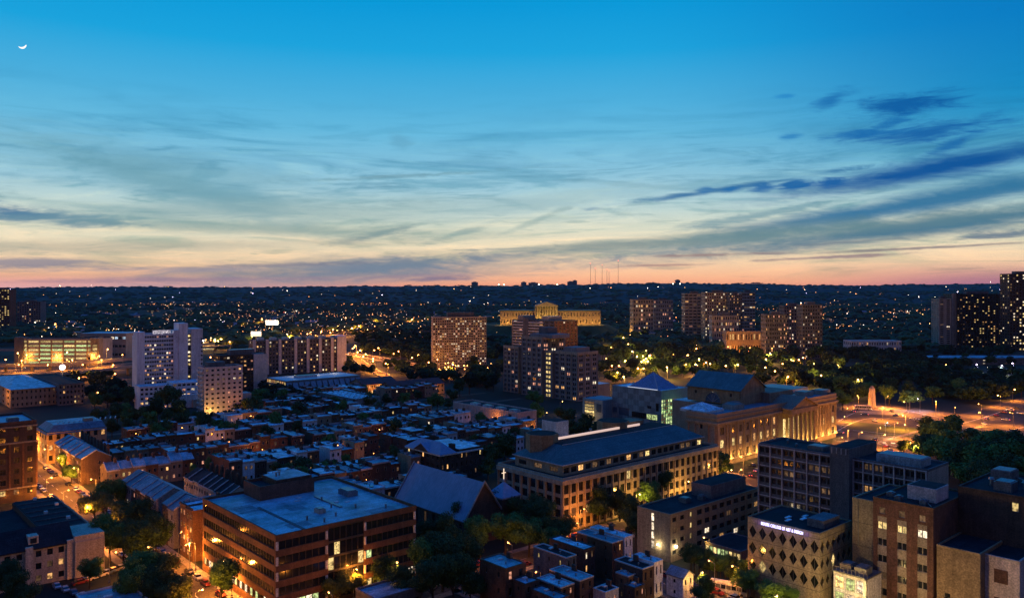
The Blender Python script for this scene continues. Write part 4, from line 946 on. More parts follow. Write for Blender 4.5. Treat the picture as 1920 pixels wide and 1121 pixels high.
b, a, l = simple('dark_loft_block', 'dark unlit loft block joined to the orange stone block', 'building', corner(110, 722, 15., 158, 62), 15., M_['concrete_dark'], (7, 4, .5, .5, .05, WY), (5, 4, .4, .4, .02, WY), M_['roof_dark'], .6, ('the dark loft block', 132, 740)); b.done((0, a, 0, l))

def hall_school():
    h = 12.5; p, a, l = corner(826, 853, h, 905, 762); b = Bld('brick_school', 'dark brick school with blue hipped front roof and white cornice', 'school', p); m = M_['brick_dark']
    b.body(0, a, 0, l, 0, h, m, par=0, rm=M_['roof_dark'])
    b.facade('x', .36, l, 0, h, 7, 3, m, .38, .5, .3, .2, WY, base=1); b.facade('y', 0, a, 0, h, 9, 3, m, .34, .5, .3, .12, WY, base=1)
    c = b.part('cornice'); c.box(-.7, a*.99, -.7, -.003, h-.5, h+.15, M_['white']); c.box(-.7, -.003, 0, l+.3, h-.5, h+.15, M_['white'])
    r = b.part('hip_roof'); a1 = a*.36; z = h+.16; B = [(-.9,-.9,z),(a1,-.9,z),(a1,l+.5,z),(-.9,l+.5,z)]; T = [(a1/2,5.5,z+4.2),(a1/2,l-5.5,z+4.2)]; rm = M_['roof_blue_slate']
    r.poly([B[3],B[0],T[0],T[1]][::-1], rm); r.poly([B[0],B[1],T[0]], rm); r.poly([B[1],B[2],T[1],T[0]], rm); r.poly([B[2],B[3],T[1]], rm)
    g = b.part('pediment'); g.poly([(-.95,l*.3,z),(-.95,l*.7,z),(-.95,l*.5,z+3)], M_['brick_dark']); 
    g.hexa([(-1.2,l*.28,z),(5,l*.28,z),(5,l*.5,z+3.2),(-1.2,l*.5,z+3.2),(-1.2,l*.28,z+.3),(5,l*.28,z+.3),(5,l*.5,z+3.5),(-1.2,l*.5,z+3.5)], rm); g.hexa([(-1.2,l*.5,z+3.2),(5,l*.5,z+3.2),(5,l*.72,z),(-1.2,l*.72,z),(-1.2,l*.5,z+3.5),(5,l*.5,z+3.5),(5,l*.72,z+.3),(-1.2,l*.72,z+.3)], rm)
    f = b.part('flat_roof'); f.box(a1+2, a-.6, .4, l-1, h+.13, h+1.0, m); f.box(a1+2.3, a-.9, .7, l-1.3, h+1.0, h+1.1, M_['roof_light']); f.box(a1+.3, a1+1.9, 3, 6, h+.13, h+3.2, m)
    b.done((0, a, 0, l)); landmark('the brick school', 830, 850)
hall_school()
b, a, l = simple('long_walled_hall', 'long low hall with a ribbed pink side wall', 'hall', corner(970, 776, 10., 1006, 850), 10., M_['pink'], (5, 1, .3, .25, .2, WY), None, M_['roof_dark'], .9, ('the pink-walled hall', 920, 765))
q = b.part('wall_rib')
for i in range(40): q.box(-.25, -.003, l*(i+.2)/40, l*(i+.45)/40, 0, 10, M_['pink'])
q = b.part('roof_plant')
for i in range(4): unit(q, 3, 7, 5+i*l*.2, 11+i*l*.2, 10.1, 1.2, M_['roof_light'])
b.done((0, a, 0, l))
b, a, l = simple('skylit_workshop', 'low blue-walled workshop whose roof is a grid of skylights', 'workshop', corner(665, 751, 9., 713, 596), 9., M_['teal_dark'], None, None, M_['roof_dark'], 1.1, ('the skylit workshop', 650, 742))
q = b.part('skylight')
for i in range(4):
    for j in range(8): q.hexa([(a*(.08+.22*i),l*(.05+.115*j),9.1),(a*(.24+.22*i),l*(.05+.115*j),9.1),(a*(.24+.22*i),l*(.13+.115*j),9.1),(a*(.08+.22*i),l*(.13+.115*j),9.1),(a*(.08+.22*i),l*(.05+.115*j),9.3),(a*(.24+.22*i),l*(.05+.115*j),9.3),(a*(.24+.22*i),l*(.13+.115*j),10.),(a*(.08+.22*i),l*(.13+.115*j),10.)], M_['roof_light'])
b.done((0, a, 0, l))

def deco_block():
    h = 36.; p, a, l = corner(1083, 663, h, 1121, 1040); m = M_['stone_grey']
    b = Bld('stone_apartment_tower', 'stepped grey stone apartment tower with columns of glowing windows', 'apartment building', p)
    L = run_to(P(1083, 663, h), LD, 946)
    def wing(x0, x1, y0, y1, hh, off, nx, ny, nf, glow=None):
        w = b.part('wall'); w.box(x0+.36, x1, y0+.36, y1, 0, hh-.02, m); r = b.part('roof'); r.box(x0+.4, x1-.4, y0+.4, y1-.4, hh, hh+.1, M_['roof_dark'])
        pr = b.part('parapet'); pr.box(x0-.3, x1, y0-.3, y0+.3, hh-1.2, hh+1.1, M_['stone']); pr.box(x0-.3, x0+.3, y0+.3, y1, hh-1.2, hh+1.1, M_['stone'])
        pk = lambda c, r_: ('yellow' if glow is not None and c in glow and R() < .85 else random.choice(WWP) if R() < .17 else 'dark')
        b.facade('x', y0+.36, y1, 0, hh, ny, nf, m, .52, .58, .25, pick=pk, off=x0, style='dark', double=True)
        b.facade('y', x0, x1, 0, hh, nx, nf, m, .5, .58, .25, off=y0, lit=.22, kinds=WWP, style='dark', double=True)
        k = b.part('pier')
        for i in range(ny+1): k.box(x0-.35, x0-.004, max(y0, y0+(y1-y0)*i/ny-.4), min(y0+(y1-y0)*i/ny+.4, y1), 0, hh+.6, M_['stone'])
        for i in range(nx+1): k.box(max(x0, x0+(x1-x0)*i/nx-.3), min(x0+(x1-x0)*i/nx+.3, x1), y0-.3, y0-.004, 0, hh+.6, M_['stone'])
    wing(0, a, 0, L*.30, h, 0, 3, 4, 10, ()); wing(-1.5, a*.9, L*.30, L*.42, h, 0, 1, 1, 10, (0,)); wing(-3.5, a, L*.42, L*.70, 46., 0, 3, 4, 12, ())
    wing(1, a, L*.70, L*.78, h+1, 0, 1, 1, 10, (0,)); wing(-1, a, L*.78, L, h+1, 0, 2, 4, 10, ())
    t = b.part('crown_storey'); t.box(1, a-2, L*.34, L*.64, 46.1, 49, M_['stone_grey']); t.box(6, a-6, L*.46, L*.58, 49, 54, M_['concrete_dark']); t.box(4, a-4, L*.06, L*.22, h+.1, h+4, M_['stone_grey'])
    lo = b.part('podium'); lo.box(a+.1, a+14, 0, 20, 0, 11, M_['stone']); lo.box(a+.4, a+13.7, .3, 19.7, 11, 11.1, M_['roof_light'])
    b.done((0, a+14, 0, L)); landmark('the stone apartment tower', 1030, 700)
deco_block()

def balcony_tower():
    h = 47.; p, a, l = corner(1040, 603, h, 1083, 962); b = Bld('balcony_tower', 'grey tower with bright white balcony bands and a brick right wing', 'apartment building', p)
    b.body(0, a, 0, l, 0, h, M_['concrete_dark'], par=.8, rm=M_['roof_dark'])
    b.facade('y', 0, a, 0, h, 6, 14, M_['brick_red'], .4, .5, .3, .1, WWP)
    b.facade('x', .36, l, 0, h, 8, 14, M_['concrete_dark'], .6, .6, .25, .15, WWP)
    k = b.part('balcony')
    for j in range(14):
        z = h*j/14+.6
        for y0, y1 in ((l*.26, l*.60), (l*.72, l*.99)): k.box(-1.6, -.004, y0, y1, z, z+1.15, M_['white'])
    k.box(-2, -.003, l*.99, l*1.0, 0, h, M_['concrete']); s = b.part('stair_core'); s.box(-2, -.006, l*.60, l*.72, 0, h+3, M_['concrete_dark'])
    q = b.part('roof_plant'); unit(q, 4, a*.7, l*.2, l*.36, h+.1, 5, M_['concrete']); unit(q, 4, a*.6, l*.8, l*.95, h+.1, 5, M_['concrete'])
    b.done((0, a, 0, l)); landmark('the white balcony tower', 990, 600)
balcony_tower()

def frontal(name, label, cat, px0, px1, ytop, d, m, nc, nr, z0=0., dep=18., ang=0., ww=.5, wh=.5, lit=.2, kinds=WWP, roof='roof_dark', side=True, double=False, par=.7, sill=.3, nside=4, htop=None):
    """a block whose broad face looks towards the camera; px0..px1 along its roof line at distance d"""
    h = H-(ytop-HY)*d/FPX-z0; p0 = PD(px0, d); ca, sa = math.cos(ang), math.sin(ang); W = run_to(p0, (ca, sa), px1)
    b = Bld(name, label, cat, Vector((p0.x, p0.y, z0)), ang)
    b.body(0, W, 0, dep, 0, h, m, par=par, rm=M_[roof])
    b.facade('y', 0, W, 0, h, nc, nr, m, ww, wh, sill, lit, kinds, style='dark', double=double)
    if side: b.facade('x', .36, dep, 0, h, nside, nr, m, ww, wh, sill, lit*.5, kinds, style='dark')
    else: b.blank('x', .36, dep, 0, h, m)
    return b, W, h
b, W, h = frontal('grey_apartment_slab', 'tall wide grey apartment slab speckled with lit windows', 'apartment building', 812, 912, 596, 861, M_['concrete'], 24, 20, ang=.2, dep=19, ww=.7, wh=.5, lit=.26, nside=5, par=.9)
q = b.part('roof_plant'); q.box(W*.28, W*.78, 5, 14, h+.1, h+5.5, M_['concrete_dark']); q.box(2, 9, 4, 10, h+.1, h+2, M_['concrete']); b.done(None); landmark('the speckled grey apartment slab', 858, 640)
FR = []
def white_tower():
    d = 600.; ang = .62; p0 = PD(262, d); ca, sa = math.cos(ang), math.sin(ang); W = run_to(p0, (ca, sa), 380); h = 52.
    b = Bld('white_tower', 'tall pale lilac tower of blank slabs around a wall of ribbon windows', 'apartment building', p0, ang); m = M_['lilac']
    def X(px): return run_to(p0, (ca, sa), px)
    b.body(0, W, 0, 22, 0, h-2, m, par=.8, rm=M_['roof_mid'])
    e = b.part('end_slab'); e.box(-1.2, -.01, 12, 22, 0, h-3, m); e.box(-2.2, 3.2, -1.6, 11.9, 0, h+.6, m)
    b.facade('y', 3.25, X(325), 0, h-2, 12, 16, M_['lilac'], .78, .46, .34, .16, WWP, style='dark')
    s = b.part('pylon'); s.box(X(325), X(334), -1.4, 12, 0, h+1.2, m); s.box(X(334)+.05, X(351), -2.4, 14, 0, h+6.5, m)
    b.facade('y', X(351), X(358), 0, h-2, 1, 16, M_['concrete_dark'], .7, .5, .3, .85, ('yellow','white'), style='dark')
    w = b.part('blank_slab'); w.box(X(358), X(379), -1.8, 20.6, 0, h+2., m)
    for j in range(14): b.wins.append(('y', X(377), -1.84, 4+j*3.2, 1.2, 1.1, 'dark', 'dark'))
    b.blank('x', .36, 20, 0, h-2, m)
    lf = b.part('lit_sign_band'); lf.box(X(287), X(322), 3, 3.4, h-1.9, h+1.6, M_['white']); 
    for i in range(4): point('floodlight', b.world(X(292+8*i), 1.6, h), 70, (1.,.9,.95), None, .3)
    b.done(None)
    # stepped podium
    p, a, l = corner(318, 716, 18., 373, 258); 
    p = PD(262, 560.); b2 = Bld('stepped_podium', 'stepped white podium building at the foot of the pale lilac tower', 'building', p, .62)
    b2.body(0, 21, 0, 18, 0, 16, m, par=.6, rm=M_['roof_light']); b2.facade('y', 0, 21, 0, 16, 7, 5, m, .6, .5, .3, .2, WWP); b2.blank('x', .36, 18, 0, 16, m)
    w = b2.part('right_wing'); w.box(22, 47, 2.4, 20, 0, 17.5, m); w.box(22.4, 46.6, 2.8, 19.6, 17.5, 17.6, M_['roof_light']); b2.facade('y', 22, 47, 0, 17.5, 8, 5, m, .7, .45, .3, .2, WWP, off=2.0)
    k = b2.part('terrace'); k.box(26, 46, -3, 1.9, 0, 9, M_['white']); k.box(34, 46, -6, -3.05, 0, 5.5, M_['stone'])
    b2.done(None); landmark('the pale lilac tower', 300, 680)
white_tower()
b, W, h = frontal('balcony_apartment_block', 'pink-beige apartment block with rows of small square windows lit orange at its foot', 'apartment building', 383, 455, 691, 520, M_['pink'], 7, 11, ang=.66, dep=14, ww=.46, wh=.42, lit=.16, nside=3)
q = b.part('balcony')
for j in range(11): q.box(-1.1, -.004, 2, 6, h*j/11+.5, h*j/11+1.5, M_['white']); q.box(-1.1, -.004, 9, 13, h*j/11+.5, h*j/11+1.5, M_['white'])
q = b.part('roof_plant'); q.box(4, 15, 5, 12, h+.1, h+3.4, M_['concrete_dark']); q = b.part('annex'); q.box(W+.1, W+7, 3, 13, 0, 15, M_['pink']); b.done(None); landmark('the pink-beige apartment block', 415, 735)
point('floodlight', b.world(3, -5, 3), 3800, (1.,.62,.12), None, .5); point('floodlight', b.world(W-3, -5, 3), 2000, CO['or'], None, .5)
b, W, h = frontal('brown_office_block', 'brown brick office block with strips of yellow windows behind the pink-beige block', 'office building', 412, 500, 668, 650, M_['brick_dark'], 14, 9, ang=.62, dep=20, ww=.7, wh=.42, lit=.3)
q = b.part('blank_wall'); q.box(W-11, W+.4, -.5, 8, 0, h+.4, M_['pink']); q = b.part('roof_plant'); unit(q, 10, 30, 6, 15, h+.1, 4, M_['concrete_dark']); b.done(None); landmark('the brown office block', 460, 680)
b, W, h = frontal('long_apartment_row', 'long dark apartment row with pale vertical bays', 'apartment building', 474, 648, 640, 790, M_['concrete_dark'], 30, 9, ang=.5, dep=20, ww=.5, wh=.5, lit=.2, kinds=('yellow','warm','white'))
q = b.part('pale_bay')
for i in (0, 4, 8, 13, 17, 21, 25, 28): q.box(W*i/30, W*(i+.9)/30, -.5, -.004, 0, h+1.5, M_['white'])
q = b.part('roof_plant'); 
for i in range(7): unit(q, 6+i*W/7.5, 12+i*W/7.5, 6, 13, h+.1, 2.5, M_['white'])
q = b.part('end_tower'); q.box(W-9, W+.6, -.9, 16, 0, h+3, M_['lilac']); b.done(None); landmark('the long dark apartment row', 560, 665)

def louvre_building():
    h = 12.; p, a, l = corner(528, 729, h, 680, 500); p0 = P(536, 715, h)
    p = Vector((p0.x, p0.y, 0)); a = run_to(p0, RD, 676); l = run_to(p0, LD, 500); b = Bld('louvred_building', 'low building with a glowing pale roof, slanted blue louvres and yellow windows', 'building', p); m = M_['concrete']
    b.body(0, a, 0, l, 0, h, m, par=.3, rm=M_['white'])
    b.facade('x', .36, l, 0, h, 9, 3, m, .8, .6, .2, .95, ('yellow','warm')); b.blank('y', 0, a, 0, h, M_['teal_dark'])
    k = b.part('louvre'); n = 13
    for i in range(n): x = a*(i+.1)/n; k.hexa([(x,-5,2),(x+a/n*.8,-5,2),(x+a/n*.8,-.1,10),(x,-.1,10),(x,-5,2.3),(x+a/n*.8,-5,2.3),(x+a/n*.8,-.1,10.6),(x,-.1,10.6)], M_['roof_seam'])
    q = b.part('roof_plant'); unit(q, a*.25, a*.5, l*.35, l*.6, h+.1, 1.6, M_['white'])
    b.done(None); landmark('the louvred building', 585, 705)
    for x in (.3, .6, .85): point('floodlight', b.world(a*x, l*.75, h+4), 500, (1.,.86,.5), None, .4)
louvre_building()
for (c, h, lb, mm, px, py) in ((corner(682, 722, 8., 745, 655), 8., 'orange-lit low range with a dark red roof beside the louvred building', 'stone', 700, 712), (corner(735, 728, 8., 833, 712), 8., 'second orange-lit low range with a long dark red roof', 'stone_pink', 785, 718)):
    p, a, l = c; l = min(l, 22); b = Bld('low_red_roofed_range', lb, 'building', p); b.body(0, a, 0, l, 0, h, M_[mm], par=0, rm=M_['roof_dark']); b.facade('y', 0, a, 0, h, 14, 2, M_[mm], .4, .5, .3, .25, WY); b.facade('x', .36, l, 0, h, 5, 2, M_[mm], .4, .5, .3, .3, WY)
    w = b.part('wall'); w.gm = M_[mm]; gable(b.part('pitched_roof'), 0, a, 0, l, h+.1, h+4, M_['roof_red'], w, 'x', .6); b.done(None)
    for i in range(3): point('floodlight', b.world(a*(.2+.3*i), -6, 5), 2600, CO['or'], None, .5)
landmark('the red-roofed low ranges', 760, 715)

def hill_museum():
    d = 1400.; z0 = 22.; s = d/FPX; X = lambda px: (px-960)*s
    b = Bld('hilltop_museum', 'golden floodlit temple-fronted museum on the distant hill', 'museum', Vector((0, d, z0)), 0.); m = M_['stone']
    def blk(x0, x1, y0, y1, h, n, rows=2): 
        w = b.part('wall'); w.box(x0, x1, y0+.4, y1, 0, h, m); b.facade('y', x0, x1, 0, h, n, rows, m, .28, .5, .25, 0, off=y0, style='dark'); r = b.part('roof'); r.box(x0-.6, x1+.6, y0-.6, y1, h, h+1.6, M_['copper'])
    blk(X(938), X(1003), 0, 40, 24, 12); blk(X(1045), X(1126), 0, 40, 24, 14); blk(X(1003)+.1, X(1045)-.1, -16, 40, 30, 0+5)
    x0, x1 = X(1005), X(1043); pd = b.part('pediment'); pd.hexa([(x0-2,-22,31.7),(x1+2,-22,31.7),(x1+2,-16,31.7),(x0-2,-16,31.7),(x0-2,-22,34),(x1+2,-22,34),(x1+2,-16,34),(x0-2,-16,34)], m)
    xm = (x0+x1)/2; pd.hexa([(x0-2,-22,34.02),(x1+2,-22,34.02),(x1+2,20,34.02),(x0-2,20,34.02),(xm-.1,-22,40.5),(xm+.1,-22,40.5),(xm+.1,20,40.5),(xm-.1,20,40.5)], m)
    for i in range(8): q = MB(); q.cyl(x0+1.5+(x1-x0-3)*i/7, -20, 4, 31.6, 1.1, .95, m, 10); q.build('column', b.root)
    st = b.part('steps'); 
    for i in range(5): st.box(x0-4, x1+4, -24-i*3, -22.1 if i == 0 else -24-(i-1)*3-.05, -6 if i > 2 else 0, 4-i*1.6 if i < 3 else -i, m)
    b.done(None); landmark('the hilltop museum', 1025, 585)
    for i in range(14): 
        x = X(938)+(X(1126)-X(938))*i/13; cen = x0-6 < x < x1+6; point('floodlight', b.world(x, -34 if cen else -11, 3), 24000 if cen else 5600, (1.,.60,.12) if cen else (1.,.46,.08), None, 1.)
    t = MB(); n = 24; pts = []
    for k, (r, z) in enumerate(((1.25, 0), (1.0, 14), (.88, z0-.05))): pts.append([(60*s+r*(130+0)*math.cos(6.2832*i/n), d+20+r*95*math.sin(6.2832*i/n), z) for i in range(n)])
    for A, B in zip(pts, pts[1:]):
        for i in range(n): t.poly([A[i], A[(i+1)%n], B[(i+1)%n], B[i]], M_['lawn'])
    t.poly(pts[-1], M_['lawn']); t.build('museum_hill', kind='structure')
hill_museum()

def garage():
    b, W, h = frontal('parking_garage', 'wide open-deck parking garage glowing yellow-green', 'parking garage', 30, 186, 637, 900, M_['concrete'], 7, 6, ang=0., dep=30, ww=.93, wh=.5, lit=.98, kinds=('green','yellow','green'), par=1., side=False)
    q = b.part('stair_tower'); q.box(-1, 9, -1.5, 8, 0, h+3, M_['concrete_dark']); q.box(W-9, W+.5, -1.5, 8, 0, h+2, M_['tan_conc'])
    for j in range(6): b.wins.append(('y', W-4, -1.56, 2+j*3.6, 5, 2.4, 'yellow', 'dark')); b.wins.append(('y', 12, -.06, 2+j*3.6, 3.6, 2.8, 'yellow', 'dark'))
    for i in range(1, 7): q.box(W*i/7-.7, W*i/7+.7, -.8, -.004, 0, h, M_['tan_conc'])
    b.done(None); landmark('the glowing parking garage', 100, 655)
    b, W, h = frontal('long_depot', 'long low depot with pale roof right of the glowing garage', 'depot', 150, 236, 625, 985, M_['concrete'], 12, 3, ang=0., dep=40, ww=.8, wh=.3, lit=.4, kinds=('cool','white'), roof='white', par=0, side=False); b.done(None)
garage()
# tower at the left picture edge and other far towers
def far_tower(name, label, px0, px1, yt, d, m, nc, nr, lmk, **k):
    b, W, h = frontal(name, label, 'tower block', px0, px1, yt, d, M_[m], nc, nr, **k)
    q = b.part('roof_plant'); q.box(W*.3, W*.7, 4, 12, h+.1, h+4, M_['concrete_dark']); b.done(None, 60); landmark(lmk, (px0+px1)/2, yt+25); return b
far_tower('tower_block', 'slim dark tower with a bright column of yellow windows', -14, 18, 543, 1500, 'brick_dark', 6, 22, 'the slim tower', lit=.45, kinds=('yellow',), dep=20)
far_tower('tower_block', 'low dark flats with a few white lights right of the slim tower', 32, 76, 566, 1700, 'concrete_dark', 10, 12, 'the low dark flats', lit=.14, dep=20)
far_tower('tower_block', 'tan twin-gabled flats glowing orange beyond the park', 1187, 1225, 562, 1350, 'stone', 8, 9, 'the tan flats', lit=.2, dep=22, ang=.1)
far_tower('tower_block', 'brown flats right behind the tan flats', 1226, 1262, 563, 1420, 'stone_grey', 9, 9, 'the brown flats', lit=.15, dep=22, ang=.1)
far_tower('tower_block', 'striped pink-grey tower with horizontal balconies', 1284, 1322, 551, 1250, 'concrete', 5, 16, 'the striped pink tower', lit=.2, dep=24, ww=.8, wh=.42)
far_tower('tower_block', 'broad tower flecked all over with yellow windows', 1322, 1372, 549, 1200, 'stone', 12, 17, 'the yellow-flecked tower', lit=.3, kinds=('yellow','warm','white'), dep=24)
far_tower('tower_block', 'dark tower with scattered white lights', 1368, 1392, 553, 1180, 'concrete_dark', 7, 17, 'the dark speckled tower', lit=.25, dep=24)
far_tower('tower_block', 'pale banded tower at the end of the tower cluster', 1390, 1416, 549, 1300, 'concrete', 5, 15, 'the pale banded tower', lit=.2, dep=22, ww=.85, wh=.4)
far_tower('tower_block', 'low red flats lit orange below the pink tower', 1335, 1385, 592, 1120, 'concrete', 12, 6, 'the low red flats', lit=.3, dep=18)
far_tower('tower_block', 'brown stepped flats with warm lights', 1436, 1476, 590, 1000, 'concrete_dark', 12, 10, 'the brown stepped flats', lit=.2, dep=20)
far_tower('tower_block', 'dark flats with a grid of round white lights', 1470, 1508, 574, 1050, 'concrete_dark', 8, 14, 'the white-gridded flats', lit=.25, dep=20)
far_tower('tower_block', 'tall dark flats with scattered yellow lights', 1505, 1542, 572, 980, 'concrete_dark', 8, 15, 'the dark yellow-lit flats', lit=.2, dep=20)
far_tower('tower_block', 'narrow pale end block of the wide dark tower', 1760, 1784, 561, 1150, 'concrete', 2, 24, 'the pale end block', lit=.02, dep=20)
b = far_tower('tower_block', 'wide dark tower with scattered gold windows between pale fins', 1784, 1888, 552, 1160, 'black', 20, 24, 'the wide gold-lit tower', lit=.17, kinds=('yellow','warm'), dep=22)
q = MB(); 
for x in (0, 3.5, 76): q.box(x, x+(6 if x != 3.5 else 1.4), -1.6, -.8, 0, 78, M_['concrete'])
q.build('pale_fin', b.root)
far_tower('tower_block', 'tallest dark tower cropped by the picture edge', 1893, 1940, 514, 1100, 'brick_dark', 8, 26, 'the tallest dark tower', lit=.28, kinds=('yellow','white'), dep=22)
b, W, h = frontal('long_low_centre', 'long dark flat building in front of the wide tower', 'building', 1742, 1990, 672, 900, M_['concrete_dark'], 18, 2, dep=40, ww=.3, wh=.2, lit=.12, kinds=('white',), roof='roof_blue'); b.done(None); landmark('the long dark flat building', 1830, 680)
b, W, h = frontal('white_lit_hall', 'low white hall with rows of small arches under bright lamps', 'hall', 1596, 1690, 640, 1000, M_['white'], 20, 3, dep=24, ww=.45, wh=.5, lit=.1, roof='roof_blue'); b.done(None); landmark('the white arched hall', 1640, 650)
b, W, h = frontal('orange_lit_school', 'low orange-lit building among the park trees', 'building', 1362, 1432, 622, 1040, M_['stone'], 14, 2, dep=20, ww=.4, wh=.5, lit=.3, kinds=WY); b.done(None); landmark('the orange-lit building', 1400, 625)
for i in range(3): point('floodlight', b.world(W*(.2+.3*i), -8, 4), 7000, CO['or'], None, .6)

# pale stone monument on the oval
b = Bld('stone_monument', 'tapered pale stone obelisk beside the orange-lit oval', 'monument', P(1635, 766, 0), .5)
q = b.part('base'); q.box(-3.4,3.4,-3.4,3.4,0,1.2,M_['stone']); q = b.part('shaft'); q.hexa([(-1.9,-1.9,1.2),(1.9,-1.9,1.2),(1.9,1.9,1.2),(-1.9,1.9,1.2),(-1.35,-1.35,14.2),(1.35,-1.35,14.2),(1.35,1.35,14.2),(-1.35,1.35,14.2)], M_['stone'])
q = b.part('cap'); q.hexa([(-1.35,-1.35,14.21),(1.35,-1.35,14.21),(1.35,1.35,14.21),(-1.35,1.35,14.21),(-.5,-.5,16.),(.5,-.5,16.),(.5,.5,16.),(-.5,.5,16.)], M_['stone']); b.done(None); landmark('the stone obelisk', 1635, 745)
point('floodlight', b.world(-6, -3, 1), 260, CO['ye'], None, .3)
# ================================================================ rowhouses
HN = {'brick_dark': 'dark brick', 'brick_red': 'red brick', 'brick': 'brown brick', 'stone_pink': 'pinkish', 'cream': 'cream', 'pink': 'pink rendered', 'stone_grey': 'grey stone', 'tan_conc': 'tan', 'lilac': 'pale'}
RN = {'roof_light': 'pale-roofed', 'roof_blue': 'blue-roofed', 'roof_mid': 'slate-roofed', 'roof_dark': 'dark-roofed'}
def clash(u0, u1, v0, v1):
    return any(u0 < b and u1 > a and v0 < d and v1 > c for a, b, c, d in FOOT) or any(u0 < b and u1 > a and v0 < d and v1 > c for a, b, c, d in ROADS)
def house(u, v, w, dep, h, face='v', wall='brick_red', roof='roof_light', pitched=False, lit=.12, base=0., ns=3, first=False, grp='brick rowhouses', chim=True, gap=0.):
    """one terrace house; face 'v': front looks along -v, width along u; face 'u': front looks along -u, width along v"""
    if face == 'v': X, Y = w, dep
    else: X, Y = dep, w
    if clash(u+.5, u+X-.5, v+.5, v+Y-.5): return None
    m = M_[wall]; root = empty('rowhouse', xy(u, v), GA, cat='rowhouse', group=grp)
    b = MB(); b.gm = m; b.box(.02, X-.02, .02, Y-.02, 0, h, m)
    cor = MB(); 
    if face == 'v': cor.box(0.02, X-.02, -.3, .015, h-.5, h+.1, M_['trim'] if R() < .5 else m)
    else: cor.box(-.3, .015, .02, Y-.02, h-.5, h+.1, M_['trim'] if R() < .5 else m)
    r = MB(); rm = M_[roof]
    if pitched:
        gable(r, 0 if face == 'v' else 0, X, 0, Y, h, h+dep*.27, rm, b, 'x' if face == 'v' else 'y', .05)
        k = h+dep*.27+.5
        pw = MB()
        if face == 'v': pw.hexa([(-.16,0,h),(.16,0,h),(.16,Y/2,k-.2),(-.16,Y/2,k-.2),(-.16,0,h+.6),(.16,0,h+.6),(.16,Y/2,k+.1),(-.16,Y/2,k+.1)], M_['trim'])
        else: pw.hexa([(0,-.16,h),(X/2,-.16,k-.2),(X/2,.16,k-.2),(0,.16,h),(0,-.16,h+.6),(X/2,-.16,k+.1),(X/2,.16,k+.1),(0,.16,h+.6)], M_['trim'])
        pw.build('party_wall', root)
    else:
        r.box(.2, X-.2, .2, Y-.2, h+.004, h+.12, rm); q = MB(); t = random.uniform(.25, .7)
        q.box(0.02, .2, .02, Y-.02, h+.002, h+t, m); q.box(X-.2, X-.02, .02, Y-.02, h+.002, h+t, m); q.box(.2, X-.2, Y-.2, Y-.02, h+.002, h+t*.6, m); q.build('parapet', root)
        if R() < .55: q = MB(); sx, sy = random.uniform(1, X-2.2), random.uniform(1.5, Y-3); q.box(sx, sx+1.1, sy, sy+1.4, h+.12, h+.5, M_['white'] if R() < .5 else M_['glass_blue']); q.build('skylight', root)
        if R() < .4: q = MB(); ax, ay = random.uniform(.6, X-2), random.uniform(1, Y-3); q.box(ax, ax+1.1, ay, ay+.9, h+.13, h+1., M_['metal']); q.build('air_conditioner', root)
        if R() < .25: q = MB(); q.box(.6, X-.6, Y*.55, Y-1, h+.125, h+.3, M_['bark']); q.box(.6, X-.6, Y*.55, Y*.55+.08, h+.3, h+1.2, M_['trim']); q.build('roof_deck', root)
        if R() < .5: q = MB(); vent(q, random.uniform(1, X-1), random.uniform(2, Y-2), h+.12, .35); q.build('roof_vent', root)
    if grp == GR_ and face == 'v' and R() < .7:
        e = MB(); ew = X*random.uniform(.5, .68); ed = random.uniform(3, 5.5); eh = h-random.choice((2.8, 2.8, .6)); ex = 0.02 if R() < .8 else X-ew
        e.box(ex, ex+ew, Y-.01, Y+ed, 0, eh, m); e.box(ex+.15, ex+ew-.15, Y+.0, Y+ed-.15, eh+.004, eh+.12, M_[random.choice(('roof_light','roof_blue','roof_mid'))]); e.build('rear_wing', root)
    r.build('roof', root); b.build('wall', root); cor.build('cornice', root)
    if chim:
        q = MB(); cx = X-.7; cy_ = Y*.5
        q.box(cx-.5, cx+.5, cy_-.9, cy_+.9, h+.12, h+(dep*.27 if pitched else 0)+1.5, M_['brick_dark']); q.box(cx-.3, cx+.3, cy_-.6, cy_+.6, h+(dep*.27 if pitched else 0)+1.5, h+(dep*.27 if pitched else 0)+1.9, M_['brick']); q.build('chimney', root)
    fh = (h-.8)/ns; nlit = 0
    for f in range(ns):
        for i in range(2):
            k = random.choice(('warm','yellow','white','pink')) if R() < lit else ('dark' if R() < .85 else 'dim'); nlit += k not in ('dark', 'dim')
            me = window_mesh(1.0, 1.55, k, '')
            if face == 'v': inst('window', me, (X*(.28+.44*i), -.03, .4+fh*f+fh*.3), 0, root)
            else: inst('window', me, (-.03, Y*(.28+.44*i), .4+fh*f+fh*.3), -math.pi/2, root)
    # the side wall that shows on the first house of a row
    if first:
        for f in range(ns):
            if face == 'v': inst('window', window_mesh(.9, 1.4, 'dark', ''), (-.03, Y*.6, .4+fh*f+fh*.3), -math.pi/2, root)
            else: inst('window', window_mesh(.9, 1.4, 'warm' if R() < .2 else 'dark', ''), (X*.6, -.03, .4+fh*f+fh*.3), 0, root)
    AUTO.append((root, ('lit ' if nlit > 1 else '')+HN[wall]+' '+(('pitched ' if pitched else '')+RN[roof])+' rowhouse', xy(u+X/2, v+Y/2, h), 4)); return root
GR_ = 'flat-roofed rowhouses of the neighbourhood'
